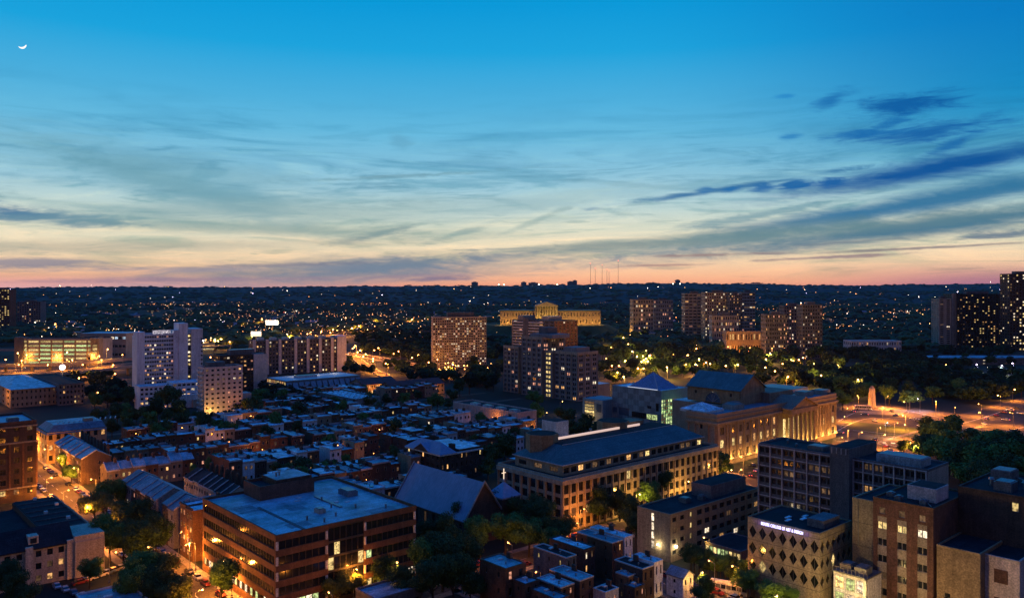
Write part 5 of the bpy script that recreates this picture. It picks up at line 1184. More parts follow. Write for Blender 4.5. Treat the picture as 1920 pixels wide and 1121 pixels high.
def row(u0, v0, n, face='v', w=5.4, dep=11., h=9., walls=('brick_red','brick_dark','brick'), roofs=('roof_light','roof_blue','roof_mid'), **k):
    k0 = 0; cu_ = u0
    for i in range(n):
        if k.get('grp') == GR_ and random.random() < .09: cu_ += w; continue
        hh = h+(random.choice((0, 0, .3, -.4, .9, 1.6, -1.)) if k.get('grp') == GR_ else random.choice((0, 0, .3, -.3))); wl = random.choice(walls); rf = random.choice(roofs)
        if k.get('grp') == GR_ and face == 'v':
            w_ = w*random.choice((.9, 1., 1., 1.1, 1.25, 1.7)); r = house(cu_, v0, w_, dep+random.choice((-1., 0, 0, 1.2, 2.4)), hh, 'v', wl, rf, first=(k0 == 0), **k); cu_ += w_
            if cu_ > u0+w*n: break
        elif face == 'v': r = house(u0+w*i, v0, w, dep+random.choice((0, 0, 1.2)), hh, 'v', wl, rf, first=(k0 == 0), **k)
        else: r = house(u0, v0+w*i, w, dep, hh, 'u', wl, rf, first=(i == 0), **k)
        k0 = 1 if r else 0
# terraces lining the left street
row(92, 247.5, 3, 'u', 5.6, 12, 16.2, ('brick',), ('roof_light',), ns=4, lit=.25, grp='tall terrace houses by the brick office')
row(92, 264.5, 11, 'u', 5.6, 12, 12.4, ('stone_grey','brick_dark'), ('roof_mid',), pitched=True, ns=3, lit=.06, grp='terrace along the left street', chim=False)
row(118, 292, 8, 'u', 5.3, 11, 8.4, ('cream',), ('roof_dark',), pitched=True, ns=2, lit=.15, grp='cream terrace of eight houses')
row(97, 365, 7, 'v', 5.2, 9.5, 8.6, ('stone_pink','brick'), ('roof_blue',), pitched=True, ns=2, lit=.2, grp='orange-lit pitched terrace')
row(92, 384, 9, 'u', 5.4, 12, 11., ('brick_dark','brick'), ('roof_blue',), pitched=True, ns=3, lit=.12, grp='terrace with blue pitched roofs')
row(108, 398, 5, 'v', 5.4, 10, 9.5, ('stone_pink','brick'), ('roof_mid',), ns=2, lit=.1); row(112, 430, 7, 'v', 5.4, 10, 8., ns=2)
# flat roofed rows filling the neighbourhood
GR = GR_
W3 = ('brick_red','brick_dark','brick','brick_red','lilac','stone_pink')
for (u0, v0, n, h) in ((140, 262, 12, 8.6), (138, 296, 13, 8.8), (152, 309, 12, 8.2), (139, 340, 12, 9.2), (140, 353, 14, 8.6), (232, 262, 12, 9.2), (246, 310, 9, 8.6), (228, 336, 15, 9.), (228, 350, 15, 8.6),
                       (128, 384, 10, 9.4), (190, 384, 21, 9.), (190, 397, 21, 8.6), (130, 428, 9, 9.), (188, 428, 22, 9.2), (188, 441, 22, 8.6), (135, 470, 9, 8.6), (192, 472, 20, 8.8), (192, 485, 20, 8.4), (236, 516, 14, 8.6), (250, 529, 12, 8.8), (262, 560, 16, 8.4), (330, 516, 8, 8.6)):
    row(u0, v0, n, 'v', 5.5, 10.5, h, W3, ('roof_light','roof_blue','roof_light','roof_mid'), ns=2, lit=.08, grp=GR)
row(152, 258, 5, 'u', 5.2, 13, 8.8, W3, ('roof_light','roof_blue'), ns=2, lit=.08, grp=GR)
for u0, u1, v0, v1 in ((106, 400, 283, 289), (106, 400, 327, 333), (106, 400, 372, 378), (125, 400, 416, 422), (120, 420, 459, 465), (120, 420, 503, 509), (181, 187, 200, 560)):
    ok = [r for r in ROADS]; strip('lane', uvrect(u0, u1, v0, v1), M_['asphalt'], .012)
# the townhouses in the near block
def town(px, py, pr_, pl_, h, wall, roof, lbl, gab=False, lit=.2, ns=3):
    p, a, l = corner(px, py, h, pr_, pl_); b = Bld('townhouse', lbl, 'townhouse', p, group='townhouses of the near block'); m = M_[wall]
    if gab:
        w = b.part('wall'); w.gm = m; w.box(.36, a, .36, l, 0, h, m); gable(b.part('roof'), 0, a, 0, l, h, h+a*.35, M_[roof], w, 'y', .3)
    else: b.body(0, a, 0, l, 0, h, m, par=.35, rm=M_[roof], trim=M_['trim'] if R() < .6 else None)
    b.facade('y', 0, a, 0, h, 2, ns, m, .34, .5, .3, lit, WWP); n = max(1, int(l/4))
    b.facade('x', .36, l, 0, h, n, ns, m, .16, .35, .35, lit*.5, WY)
    if not gab:
        q = b.part('chimney'); q.box(a-.9, a-.36, l*.5, l*.5+1.6, h+.13, h+1.7, M_['brick_dark']); q = b.part('roof_vent'); vent(q, a*.4, l*.3, h+.13, .35); q.box(a*.5, a*.5+1.2, l*.62, l*.62+.9, h+.13, h+.45, M_['white'])
    b.done((0, a, 0, l)); return b
town(948, 1068, 986, 900, 12.5, 'brick', 'roof_blue', 'tall orange-lit brick townhouse with bare side wall and blue roof, largest of the near block', lit=.3)
town(985, 1097, 1012, 960, 9.5, 'brick_dark', 'roof_blue', 'townhouse with small square blue roof just right of the tall orange-lit one', lit=.3)
town(1062, 1047, 1081, 1000, 11., 'concrete_dark', 'roof_dark', 'townhouse with black roof and white edge line behind the near block')
town(1095, 1032, 1116, 1030, 11., 'brick_dark', 'roof_light', 'townhouse with long bright blue roof behind the black-roofed one', lit=.3)
town(1148, 1019, 1168, 1082, 11.2, 'brick', 'roof_mid', 'townhouse with slate roof second from the cream apartment block')
town(1171, 1009, 1186, 1106, 11.6, 'lilac', 'roof_light', 'townhouse with the palest roof, next to the cream apartment block')
town(1087, 1090, 1113, 1030, 9.5, 'brick_dark', 'roof_blue', 'long narrow blue-roofed townhouse in the middle of the near block')
town(1052, 1103, 1077, 1006, 9., 'brick_dark', 'roof_light', 'narrow townhouse with pale roof in front of the long narrow one', lit=.4)
town(1045, 1126, 1067, 994, 8., 'brick_red', 'roof_blue', 'low townhouse cut off by the bottom edge of the picture', lit=.5)
town(1205, 1068, 1226, 1152, 9., 'brick_dark', 'roof_dark', 'dark-roofed townhouse with pale end wall near the hedge', ns=2)
town(1227, 1056, 1243, 1184, 9.6, 'lilac', 'roof_light', 'lilac-walled townhouse with skylit pale roof near the hedge', ns=2)
town(1178, 1082, 1196, 1154, 7., 'brick', 'roof_blue', 'little brick rear extension with blue roof', ns=2); town(1190, 1104, 1210, 1170, 6., 'brick_dark', 'roof_mid', 'lowest townhouse extension with slate roof', ns=2)
town(1281, 1084, 1300, 1250, 6., 'lilac', 'roof_mid', 'small gabled white house at the foot of the cream apartment block', gab=True, ns=2)
town(1135, 1112, 1160, 1112, 6.5, 'white', 'roof_dark', 'white shed-like extension among the dark yards', ns=1)
landmark('the near townhouses', 1060, 1080)
b, a, l = simple('corner_shop_roof', 'low flat blue-roofed building cut off by the bottom edge, left of the near townhouses', 'building', (P(705, 1128, 6.)-Vector((0,0,6)), 14, 10), 6., M_['concrete_dark'], (4, 1, .5, .4, .3, WY), None, M_['roof_blue']); b.done((0, a, 0, l))
b = Bld('low_shed', 'low shed with white-edged blue roof at the bottom left', 'shed', xy(54, 213)); b.body(0, 13, 0, 18, 0, 5.5, M_['concrete'], par=.5, rm=M_['roof_blue'], trim=M_['white']); b.blank('x', 0, 18, 0, 5.5, M_['concrete']); b.blank('y', .36, 13, 0, 5.5, M_['concrete']); q = b.part('skylight'); q.box(5, 7, 11, 12.2, 5.62, 5.9, M_['white']); b.done((0, 13, 0, 18))

# ================================================================ trees
def T(px, py, h=12., **k): p = P(px, py, h*.62); return tree(p, h, **k)
for px, py, h in ((868,968,13),(905,955,14),(940,948,15),(985,955,15),(1018,968,14),(1045,990,13),(900,995,14),(948,990,14),(992,996,13),(1030,1012,11),(800,1012,13),(838,1004,15),(790,1052,15),(830,1042,16),(868,1032,15),
        (850,1080,15),(812,1085,14),(882,1088,12),(722,1072,10),(756,1092,10),(630,1098,9),(668,1094,8),(1095,925,13),(1122,942,13),(1143,926,12),(1162,940,12),(1184,958,11),(1220,922,13),(1243,906,13),(1264,892,12),(1288,888,12),(1312,874,12),(1336,878,12),(1354,868,12),(1192,990,10),
        (200,932,13),(226,926,13),(178,946,12),(238,962,14),(272,968,13),(292,1000,14),(206,1002,14),(232,1006,12),(262,1014,14),(262,1066,13),(300,1062,12),(248,1092,12),(330,1102,12),(414,1086,13),(288,1100,12),(134,884,9),(118,866,9),(12,1084,12),(34,1106,11),(168,1066,9),(352,872,8),(366,884,7),
        (380,792,14),(300,802,14),(340,790,13),(430,804,13),(315,742,20),(290,765,15),(330,768,14),(256,776,13),(220,774,12),(180,782,11),(240,800,10),
        (1402,1086,9),(1440,1112,10),(1322,1104,8),(1478,1118,8),(1760,812,15),(1738,802,14),(1792,800,14),(1822,822,15),(1832,868,16),(1872,852,16),(1852,894,15),(1902,832,15),(1892,882,16),(1912,912,14),(1806,838,13),(1870,820,13),(1696,838,9),(1720,842,8),
        (1060,778,14),(1082,802,13),(1040,798,12),(1008,772,13),(945,838,15),(918,852,12),(880,716,16),(862,722,15),(900,706,15),(925,716,14),(742,802,12),(775,806,12),(806,812,11),(690,752,12),(640,766,12),(600,782,12),(560,770,13),(520,792,13),(486,742,15),(470,756,14),(505,750,13),(545,716,12),(590,892,10),(560,896,11),(530,880,10),(620,872,9),(650,862,8),
        (1120,806,10),(1100,790,11),(1140,812,9),(1000,742,12),(1140,700,12),(1155,702,12),(1010,748,10),(848,740,12),(820,752,12),(760,745,11)):
    T(px, py, h)
for i in range(14): T(1296+i*8+random.uniform(-2, 2), 1040+i*2.6+random.uniform(-2, 2), 7.+R())        # clipped trees behind the car park
for px, py, h in ((1735,838,14),(1758,846,14),(1780,858,15),(1800,870,15),(1815,850,16),(1838,836,16),(1858,872,16),(1880,860,16),(1905,862,16),(1842,900,15),(1872,912,15),(1896,930,15),(1915,890,16),(1815,888,13),(1750,818,15),(1775,824,14),(1850,846,16),(1562,752,13),(1580,748,13),(1905,845,15)): P_ = P(px, py, 8); tree(P_, h, h/12.2*1.25)
def poly_in(x, y, pts):
    c = False; j = len(pts)-1
    for i in range(len(pts)):
        if (pts[i][1] > y) != (pts[j][1] > y) and x < (pts[j][0]-pts[i][0])*(y-pts[i][1])/(pts[j][1]-pts[i][1])+pts[i][0]: c = not c
        j = i
    return c
def scatter(pts, n, h0, h1, sep=11, q=None, seed=1):
    rnd = random.Random(seed); xs = [p[0] for p in pts]; ys = [p[1] for p in pts]; out = []; t = 0
    while len(out) < n and t < n*60:
        t += 1; px, py = rnd.uniform(min(xs), max(xs)), rnd.uniform(min(ys), max(ys))
        if not poly_in(px, py, pts): continue
        p = P(px, py); u, v = uv(p)
        if any(a-2 < u < b+2 and c-2 < v < d+2 for a, b, c, d in FOOT): continue
        s = sep*(1+p.y/1500)
        if any((p.x-o.x)**2+(p.y-o.y)**2 < s*s for o in out): continue
        out.append(p)
    for p in out: tree(p, rnd.uniform(h0, h1), rnd.uniform(1.25, 1.75) if h0 > 10 else None, q=q)
    return out
scatter([(1125,650),(1180,628),(1300,640),(1440,655),(1560,672),(1640,700),(1760,740),(1800,772),(1700,768),(1580,752),(1420,712),(1290,700),(1180,705),(1125,700)], 105, 12, 19, 11, seed=3)
scatter([(1090,610),(1180,600),(1290,618),(1330,640),(1200,650),(1130,660),(1095,660)], 26, 14, 20, 15, seed=4)
scatter([(1640,690),(1760,705),(1920,715),(1920,745),(1780,752),(1700,735)], 34, 11, 16, 12, seed=5)
scatter([(700,655),(800,650),(804,690),(760,672),(690,668)], 12, 12, 17, 14, seed=6)
scatter([(912,640),(945,640),(945,735),(880,735),(860,700),(912,690)], 12, 12, 17, 11, seed=7)
scatter([(160,770),(235,752),(370,800),(300,830),(200,800)], 12, 9, 14, 9, seed=8)
for v0 in (274, 318, 362, 407, 451, 495, 540):       # back yards
    for i in range(11):
        u = 142+i*20+random.uniform(-8, 8)
        if not clash(u-1, u+1, v0-1, v0+1): tree(xy(u, v0+random.uniform(-1, 1)), random.uniform(7.5, 12.5))

def ribbon(name, pts, wd, z, m, **k):
    b = MB(); n = len(pts)
    L_, R_ = [], []
    for i, p in enumerate(pts):
        d = (pts[min(i+1, n-1)]-pts[max(i-1, 0)]); d.z = 0; d.normalize(); s = Vector((-d.y, d.x, 0))*wd/2; L_.append(p+s); R_.append(p-s)
    for i in range(n-1): b.poly([R_[i]+Vector((0,0,z)), R_[i+1]+Vector((0,0,z)), L_[i+1]+Vector((0,0,z)), L_[i]+Vector((0,0,z))], m)
    return b.build(name, **k), L_, R_
def smooth(pts, k=6):
    out = []
    for i in range(len(pts)-1):
        p0 = pts[max(i-1,0)]; p1 = pts[i]; p2 = pts[i+1]; p3 = pts[min(i+2, len(pts)-1)]
        for j in range(k):
            t = j/k; out.append(.5*((2*p1)+(p2-p0)*t+(2*p0-5*p1+4*p2-p3)*t*t+(3*p1-p0-3*p2+p3)*t**3))
    out.append(pts[-1]); return out
def woods(name, label, areas, seed):
    rnd = random.Random(seed); b = MB(); n_ = 0
    for pts, n, h0, h1 in areas:
        xs = [p[0] for p in pts]; ys = [p[1] for p in pts]; t = 0; k = 0
        while k < n and t < n*40:
            t += 1; px, py = rnd.uniform(min(xs), max(xs)), rnd.uniform(min(ys), max(ys))
            if not poly_in(px, py, pts): continue
            p = P(px, py); u, v = uv(p)
            if any(a-4 < u < c+4 and d-4 < v < e+4 for a, c, d, e in FOOT): continue
            me = TREES['far'][rnd.randrange(5)][0]; s = rnd.uniform(h0, h1)/12.2; w = s*rnd.uniform(1., 1.4); o = len(b.v); a = rnd.uniform(0, 6.28); ca, sa = math.cos(a), math.sin(a); i = b.mi(me.materials[0]); k += 1
            b.v += [(p.x+(q.co.x*ca-q.co.y*sa)*w, p.y+(q.co.x*sa+q.co.y*ca)*w, max(.1, (q.co.z-2.2)*s)) for q in me.vertices]
            b.f += [tuple(o+j for j in f.vertices) for f in me.polygons]; b.m += [i]*len(me.polygons)
    b.build(name, kind='stuff', label=label, cat='woods')
woods('park_woods', 'dark massed trees of the park and river banks', [
    ([(1130,612),(1290,598),(1440,650),(1560,662),(1640,690),(1760,730),(1760,700),(1640,668),(1560,640),(1420,632),(1330,615),(1180,596),(1090,600)], 150, 13, 19),
    ([(1125,655),(1300,640),(1560,672),(1700,730),(1600,752),(1420,725),(1300,712),(1125,735)], 130, 12, 17),
    ([(640,640),(700,625),(800,630),(804,688),(760,672),(690,662),(640,652)], 90, 12, 18), ([(912,640),(960,640),(960,700),(912,690)], 14, 13, 18),
    ([(380,760),(380,700),(240,735),(160,740),(160,760)], 34, 10, 15), ([(0,712),(235,706),(235,730),(160,735),(0,730)], 22, 9, 13), ([(470,745),(500,730),(560,745),(600,760),(540,770)], 12, 9, 14),
    ([(380,790),(480,745),(600,745),(600,775),(470,790),(400,800)], 26, 7, 12), ([(1740,700),(1920,700),(1920,722),(1760,728)], 22, 7, 11),
    ([(725,684),(770,692),(840,716),(770,714),(735,700)], 26, 8, 12), ([(655,676),(676,690),(700,706),(640,700)], 14, 8, 12), ([(660,660),(700,664),(770,677),(830,690),(830,678),(760,662),(690,655)], 30, 10, 14),
    ([(700,690),(790,704),(850,722),(945,735),(945,700),(900,700),(860,712),(800,690)], 34, 9, 13), ([(690,660),(740,650),(804,660),(804,690),(750,676)], 24, 11, 15),
    ([(1090,600),(1190,590),(1280,598),(1200,625),(1120,640)], 40, 14, 20), ([(925,605),(1125,602),(1125,618),(925,620)], 46, 10, 15), ([(1560,640),(1760,655),(1900,662),(1900,690),(1760,690),(1600,668)], 70, 9, 14), ([(1740,735),(1920,722),(1920,742),(1800,765)], 34, 10, 15)], 31)
# ================================================================ the oval, the highway and far roads
def ppoly(name, pts, m, z): return strip(name, [P(x, y) for x, y in pts], m, z)
ppoly('oval_road', [(1560,842),(1565,775),(1590,752),(1660,756),(1740,768),(1800,776),(1920,744),(1990,735),(1990,800),(1850,830),(1760,850),(1700,868),(1600,862)], M_['asphalt'], .045)
ppoly('traffic_island', [(1575,800),(1600,790),(1700,800),(1790,806),(1740,822),(1640,815)], M_['lawn'], .07)
ppoly('plaza', [(1600,764),(1650,760),(1700,770),(1690,778),(1620,776)], M_['paving'], .07)
for k in range(9):
    x = 1585+k*17; q = [P(x, 826+k*.6), P(x+8, 826.5+k*.6), P(x+9, 829+k*.6), P(x+1, 828.6+k*.6)]; b = MB(); b.poly([(p.x, p.y, .07) for p in q], M_['paint']); b.build('road_markings', kind='structure')
for pts in ([(1562,812),(1620,786),(1700,786),(1790,796),(1900,764)], [(1565,826),(1640,832),(1740,838),(1850,818),(1960,790)], [(1572,790),(1610,772),(1680,768),(1760,782)], [(1600,852),(1680,858),(1760,842),(1860,812)], [(1600,806),(1700,816),(1780,812)]):
    s_ = smooth([P(x, y) for x, y in pts], 8); o_, A_, B_ = ribbon('road_markings', s_, .5, .085, M_['paint'], kind='structure')
for pts in ([(1575,801),(1600,791),(1700,801),(1788,806),(1740,822),(1642,815),(1575,801)], [(1600,764),(1650,760),(1700,770),(1690,778),(1620,776),(1600,764)]):
    s_ = smooth([P(x, y) for x, y in pts], 4); ribbon('kerb', s_, .8, .16, M_['paving'], kind='structure')
ppoly('footpath', [(1760,690),(1920,706),(1920,722),(1800,712),(1740,700)], M_['lawn'], .05); ppoly('square', [(1685,692),(1730,688),(1748,700),(1700,708)], M_['paving'], .06)
ppoly('parkway', [(1165,640),(1205,600),(1215,600),(1225,640),(1300,700),(1440,735),(1430,742),(1280,712),(1200,670)], M_['asphalt'], .05)
rnd_c = random.Random(77)
def highway(name, label, pts, wd, z, lamps, kind='or', pw=95000, every=38, ncar=10, elev=True):
    s = smooth(pts); root = empty(name, (0,0,0), label=label, cat='highway')
    o, A, B = ribbon('deck', s, wd, z, M_['asphalt']); o.parent = root
    for nm, E in (('parapet', A), ('parapet', B)):
        b = MB()
        for i in range(len(E)-1):
            d = (E[i+1]-E[i]).normalized(); t = Vector((-d.y, d.x, 0))*.3; lo = Vector((0,0,z-(1.6 if elev else .4))); hi = Vector((0,0,z+.9))
            b.hexa([E[i]-t+lo, E[i+1]-t+lo, E[i+1]+t+lo, E[i]+t+lo, E[i]-t+hi, E[i+1]-t+hi, E[i+1]+t+hi, E[i]+t+hi], M_['concrete'])
        b.build(nm, root)
    if elev:
        for i in range(1, len(s)-1, 1):
            if i % 2: continue
            b = MB(); p = s[i]; b.box(p.x-1, p.x+1, p.y-1, p.y+1, 0, z-1.6, M_['concrete']); b.box(p.x-5, p.x+5, p.y-1.1, p.y+1.1, z-1.6, z-.3, M_['concrete']); b.build('pier', root)
    dist = 0; nxt = 10
    for i in range(len(s)-1):
        seg = (s[i+1]-s[i]).length
        while dist+seg > nxt:
            t = (nxt-dist)/seg; p = s[i].lerp(s[i+1], t); d = (s[i+1]-s[i]).normalized(); n_ = Vector((-d.y, d.x, 0)); sd = 1 if int(nxt/every)%2 else -1
            if lamps: lamp(p+n_*sd*(wd/2+.3), kind, pw, math.atan2(-n_.y*sd, -n_.x*sd), far=p.y > 500, z=z if elev else 0, sc=1.3)
            nxt += every
        dist += seg
    for i in range(ncar):
        t = random.random()*(len(s)-1.01); j = int(t); p = s[j].lerp(s[j+1], t-j); d = (s[j+1]-s[j]).normalized(); sd = random.choice((-1, 1)); n_ = Vector((-d.y, d.x, 0))
        car(p+n_*sd*wd*.25, math.atan2(d.y*-sd, d.x*-sd) if sd > 0 else math.atan2(d.y, d.x), on=True, z=z+.05)
    return root
highway('elevated_highway', 'orange-lit elevated highway on piers crossing in front of the glowing parking garage', [PD(-80, 700), PD(60, 720), PD(150, 745), PD(240, 800), PD(330, 880)], 19, 9, True, ncar=9)
highway('upper_ramp', 'pale-lit upper highway ramp passing below the glowing parking garage', [PD(-80, 790), PD(60, 800), PD(160, 830), PD(300, 900)], 12, 9.5, True, ncar=5, every=44, kind='ye', pw=26000)
highway('sunken_highway', 'curving orange highway right of the long dark apartment row', [P(836, 708), P(812, 697), P(760, 683), P(700, 671), P(650, 664), P(600, 660)], 22, .06, True, elev=False, ncar=14, every=30, pw=60000)
highway('slip_road', 'orange slip road running down behind the louvred building', [P(722, 705), P(690, 690), P(668, 672), P(655, 664)], 10, .09, True, elev=False, ncar=3, every=30)
highway('riverside_highway', 'distant bright highway curving up beyond the long dark apartment row', [P(540, 650), P(640, 628), P(690, 612), P(725, 604), P(790, 612), P(806, 612)], 30, .06, True, elev=False, ncar=24, every=40, pw=330000)
highway('rail_viaduct', 'long low rail viaduct behind the pale lilac tower', [PD(380, 1080), PD(470, 1120), PD(560, 1200), PD(640, 1300)], 10, 7, True, ncar=4, every=60, kind='ye', pw=40000)
highway('rail_viaduct', 'upper pale-lit rail viaduct far behind the parking garage', [PD(-60, 1010), PD(120, 1030), PD(260, 1060), PD(400, 1120)], 12, 8, True, ncar=5, every=52, kind='ye', pw=60000)
highway('ramp', 'orange ramp passing between the pale lilac tower and the brown office block', [PD(372, 780), PD(420, 800), PD(480, 860), PD(560, 960)], 14, 7, True, ncar=5, every=34, pw=60000)
highway('rail_yard_road', 'orange-lit service road below the elevated highway', [PD(-60, 640), PD(60, 655), PD(160, 670), PD(235, 700)], 12, .1, True, elev=False, ncar=5, every=34, pw=26000)
for (x0, x1, yt, d_, mm, lt, lb) in ((0, 150, 599, 1560, 'concrete', .5, 'first long low rail shed with pale roof on the far left'), (380, 470, 596, 1640, 'tan_conc', .6, 'second long low rail shed, behind the brown office block'), (250, 360, 595, 1690, 'white', .5, 'third rail shed, pale, beyond the pale lilac tower'), (530, 640, 597, 1640, 'stone_pink', .5, 'fourth rail shed beyond the long dark apartment row'), (760, 806, 602, 2000, 'white', .9, 'bright white boathouse by the river bridge')):
    b, W, h = frontal('rail_shed', lb, 'shed', x0, x1, yt+14 if d_ < 1900 else yt, d_, M_[mm], max(4, int((x1-x0)/7)), 1, dep=22, ww=.7, wh=.4, lit=lt, kinds=('yellow','warm','white'), roof='roof_light', side=False, par=.2); b.done(None)
    for i in range(3): point('floodlight', b.world(W*(.15+.35*i), -9, 6), 15000, CO[('or','ye','or')[i]], None, .6)
ppoly('frontage_road', [(-40,676),(238,684),(238,716),(160,718),(-40,714)], M_['asphalt'], .05)
for i in range(13): lamp(P(-10+i*20, 684+(i%3)*11), 'or', 34000, far=True, sc=1.3)
for i in range(14): car(P(rnd_c.uniform(0, 235), rnd_c.uniform(680, 712)), rnd_c.choice((0, 3.14)), on=True, z=.08)
# billboards
for px, py, d, w, h, e in ((510, 605, 1300, 20, 7, 2.4), (480, 626, 1150, 15, 7, .7)):
    b = Bld('billboard', 'brightly lit white roadside billboard on a mast, the %s of two' % ('dazzling upper' if e > 1 else 'dimmer lower'), 'billboard', PD(px, d), 0.); q = b.part('board'); z = H-(py-HY)*d/FPX; q.box(-w/2, w/2, 0, .6, z-h/2, z+h/2, mat('board_%d' % int(e*10), (.6,.6,.6), .5, .2, emit=(1.,.86,.62), es=e)); q = b.part('mast'); q.box(-.8, .8, .7, 2, 0, z, M_['metal']); b.done(None)
    for i in range(2): point('floodlight', b.world(-w/3+i*w*.6, -4, z+h/2), 2500*e, (1.,.86,.65), None, .4)
# ball shaped advertising lamp beside the highway
b = Bld('lit_globe_sign', 'glowing white globe sign on a pole beside the elevated highway', 'sign', PD(117, 690), 0.); q = b.part('pole'); q.cyl(0, 0, 0, 15.5, .5, .4, M_['metal']); q = b.part('globe'); q.ball((0,0,17.6), 2.4, mat('globe', (.9,.9,.9), .4, 0, emit=(1.,.86,.8), es=3.2), 12, 8); b.done(None); point('floodlight', b.world(0, -4, 17), 2500, (1.,.8,.6), None, .5)

# ================================================================ street lamps, cars
for v in range(205, 600, 27):
    lamp(xy(75.2, v), 'or', 27000, GA); lamp(xy(89.8, v+13), 'or', 27000, GA+math.pi)
for u in range(100, 300, 30):
    lamp(xy(u, 180.2), 'or' if u < 230 else 'ye', 8000, GA+math.pi/2); lamp(xy(u+14, 193.8), 'or' if u < 200 else 'ye', 14000, GA-math.pi/2)
for u in (30, 58): lamp(xy(u, 193.8), 'or', 3500, GA-math.pi/2)
for v in range(130, 250, 30): lamp(xy(296.3, v), 'or', 16000, GA); lamp(xy(321.8, v+14), 'or', 12000, GA+math.pi)
for u in range(335, 480, 22): lamp(xy(u, 198.2), 'or', 6000, GA-math.pi/2)
for v in (84, 106, 128): lamp(xy(180.3, v), 'ye', 9000, GA)
for v in range(80, 180, 26): lamp(xy(150.6, v), 'or', 1200, GA+math.pi)
for px, py, kd, pw in ((550,818,'or',3500),(583,752,'or',2500),(716,836,'or',1500),(345,888,'or',1400),(400,792,'ye',2000),(428,862,'or',2000),(475,806,'or',1800),(640,868,'or',1600),(625,880,'or',1200),(770,892,'ye',900),(1020,800,'ye',900),(1050,776,'ye',2400),(935,908,'wh',500),
        (1178,990,'or',4200),(1195,942,'ye',5200),(1230,952,'or',2600),(1010,1040,'wh',500),(835,1108,'ye',1800),(780,1112,'ye',2200),(745,1108,'ye',1600),(690,1112,'ye',1200),(318,986,'wh',500),(335,1052,'or',2600),(355,1072,'or',4200),(290,1080,'or',1200),(80,1085,'ye',2200),(205,1092,'or',3200),(425,1105,'or',2200),
        (1400,1100,'or',1300),(1340,1112,'or',1500),(1385,1120,'or',2600),(1330,1060,'ye',900),(158,742,'or',2500),(205,742,'ye',1500),(180,758,'or',2200),(275,752,'or',2500),(255,748,'or',2500),(345,832,'ye',700),
        (1588,792,'or',9000),(1590,836,'or',6000),(1655,788,'or',9000),(1610,764,'or',9000),(1660,766,'or',9000),(1700,778,'or',9000),(1698,806,'or',9000),(1655,846,'or',7000),(1703,826,'or',8000),(1755,776,'or',7000),(1790,790,'or',6500),(1840,782,'or',6500),(1876,764,'or',6500),(1899,752,'or',6500),(1700,862,'or',4200),(1716,870,'ye',3500),(1790,860,'or',5500),(1870,880,'or',4000),(1912,860,'or',5500),(1840,800,'or',6500),(1780,840,'or',5500),(1900,800,'or',5500),
        (1660,820,'wh',1000),(1725,772,'pk',2500),(1752,698,'pk',5000),(1834,700,'pk',6000),(1852,706,'wh',4000),(1868,704,'wh',4000),(1882,702,'pk',5000),(1900,697,'pk',5000),(1770,700,'or',6500),(1640,690,'or',3500),(1702,676,'or',3500),
        (1610,662,'pk',6000),(1600,658,'wh',6000),(1632,660,'pk',4500),(1660,658,'wh',3500),(1680,662,'or',5000),(1548,652,'wh',14000),(1540,660,'or',12000),(1290,622,'or',30000),(1310,626,'or',30000),(1335,630,'or',40000),(1360,632,'or',30000),(1440,636,'or',40000),(1462,640,'or',40000),(1500,648,'or',40000),(1524,652,'or',40000),(1230,612,'ye',20000),(1205,606,'ye',20000),(1300,606,'or',50000),(1350,604,'or',50000),(1475,640,'or',12000),(1490,646,'or',9000)):
    lamp(P(px, py), kd, pw*(5.5 if px > 1560 and 750 < py < 900 else 2.6 if px > 1560 and py < 900 else 1.8 if kd == 'or' else 1.2), far=py < 760)
rnd = random.Random(21)
for v in (286, 330, 375, 419, 462, 506):
    for u in range(125, 330, 46): 
        uu = u+rnd.uniform(-14, 14)
        if not clash(uu-.5, uu+.5, v-.5, v+.5): lamp(xy(uu, v), rnd.choice(('or','or','ye')), rnd.choice((3000, 5500, 9500)), sc=.75)
for i in range(92):      # lamps glimmering between the park trees
    px = rnd.uniform(1130, 1640); py = rnd.uniform(645, 742)-(0 if px < 1400 else 0)
    if not poly_in(px, py, [(1125,610),(1250,600),(1420,655),(1560,680),(1650,730),(1560,752),(1420,722),(1250,715),(1125,745)]): continue
    lamp(P(px, py), rnd.choice(('or','or','ye')), rnd.choice((9000, 20000, 34000, 60000)), far=True, glow=True, sc=1.35)
for i in range(26): lamp(P(rnd.uniform(1165, 1225), rnd.uniform(606, 700)), 'ye', 26000, far=True, glow=True, sc=1.3)
for px_ in [rnd.uniform(815, 940) for _ in range(18)]: lamp(P(px_, rnd.uniform(688, 712)), rnd.choice(('or','ye')), 3000, far=True)
for v in range(208, 600, 6):
    if rnd.random() < .78: car(xy(77.3, v+rnd.uniform(-.5,.5)), GA+math.pi/2, z=.03)
    if rnd.random() < .78: car(xy(87.8, v+rnd.uniform(-.5,.5)), GA-math.pi/2, z=.03)
for u in range(95, 296, 6):
    if rnd.random() < .6: car(xy(u, 182.2), GA, z=.03)
    if rnd.random() < .6: car(xy(u+2, 191.9), GA+math.pi, z=.03)
for v in range(64, 176, 6):
    if rnd.random() < .7: car(xy(182.3, v), GA+math.pi/2, z=.03)
    if rnd.random() < .7: car(xy(191.7, v), GA-math.pi/2, z=.03)
for i in range(9): car(P(150+i*13, 1094-i*4.6), GA+.2, z=.02)
for i in range(6): car(P(1300+i*11, 1098+i*2), GA+1.2, z=.02)
for i in range(8): car(P(98+i*8, 1098+i*3), GA+math.pi/2, z=.02) if i % 2 else None
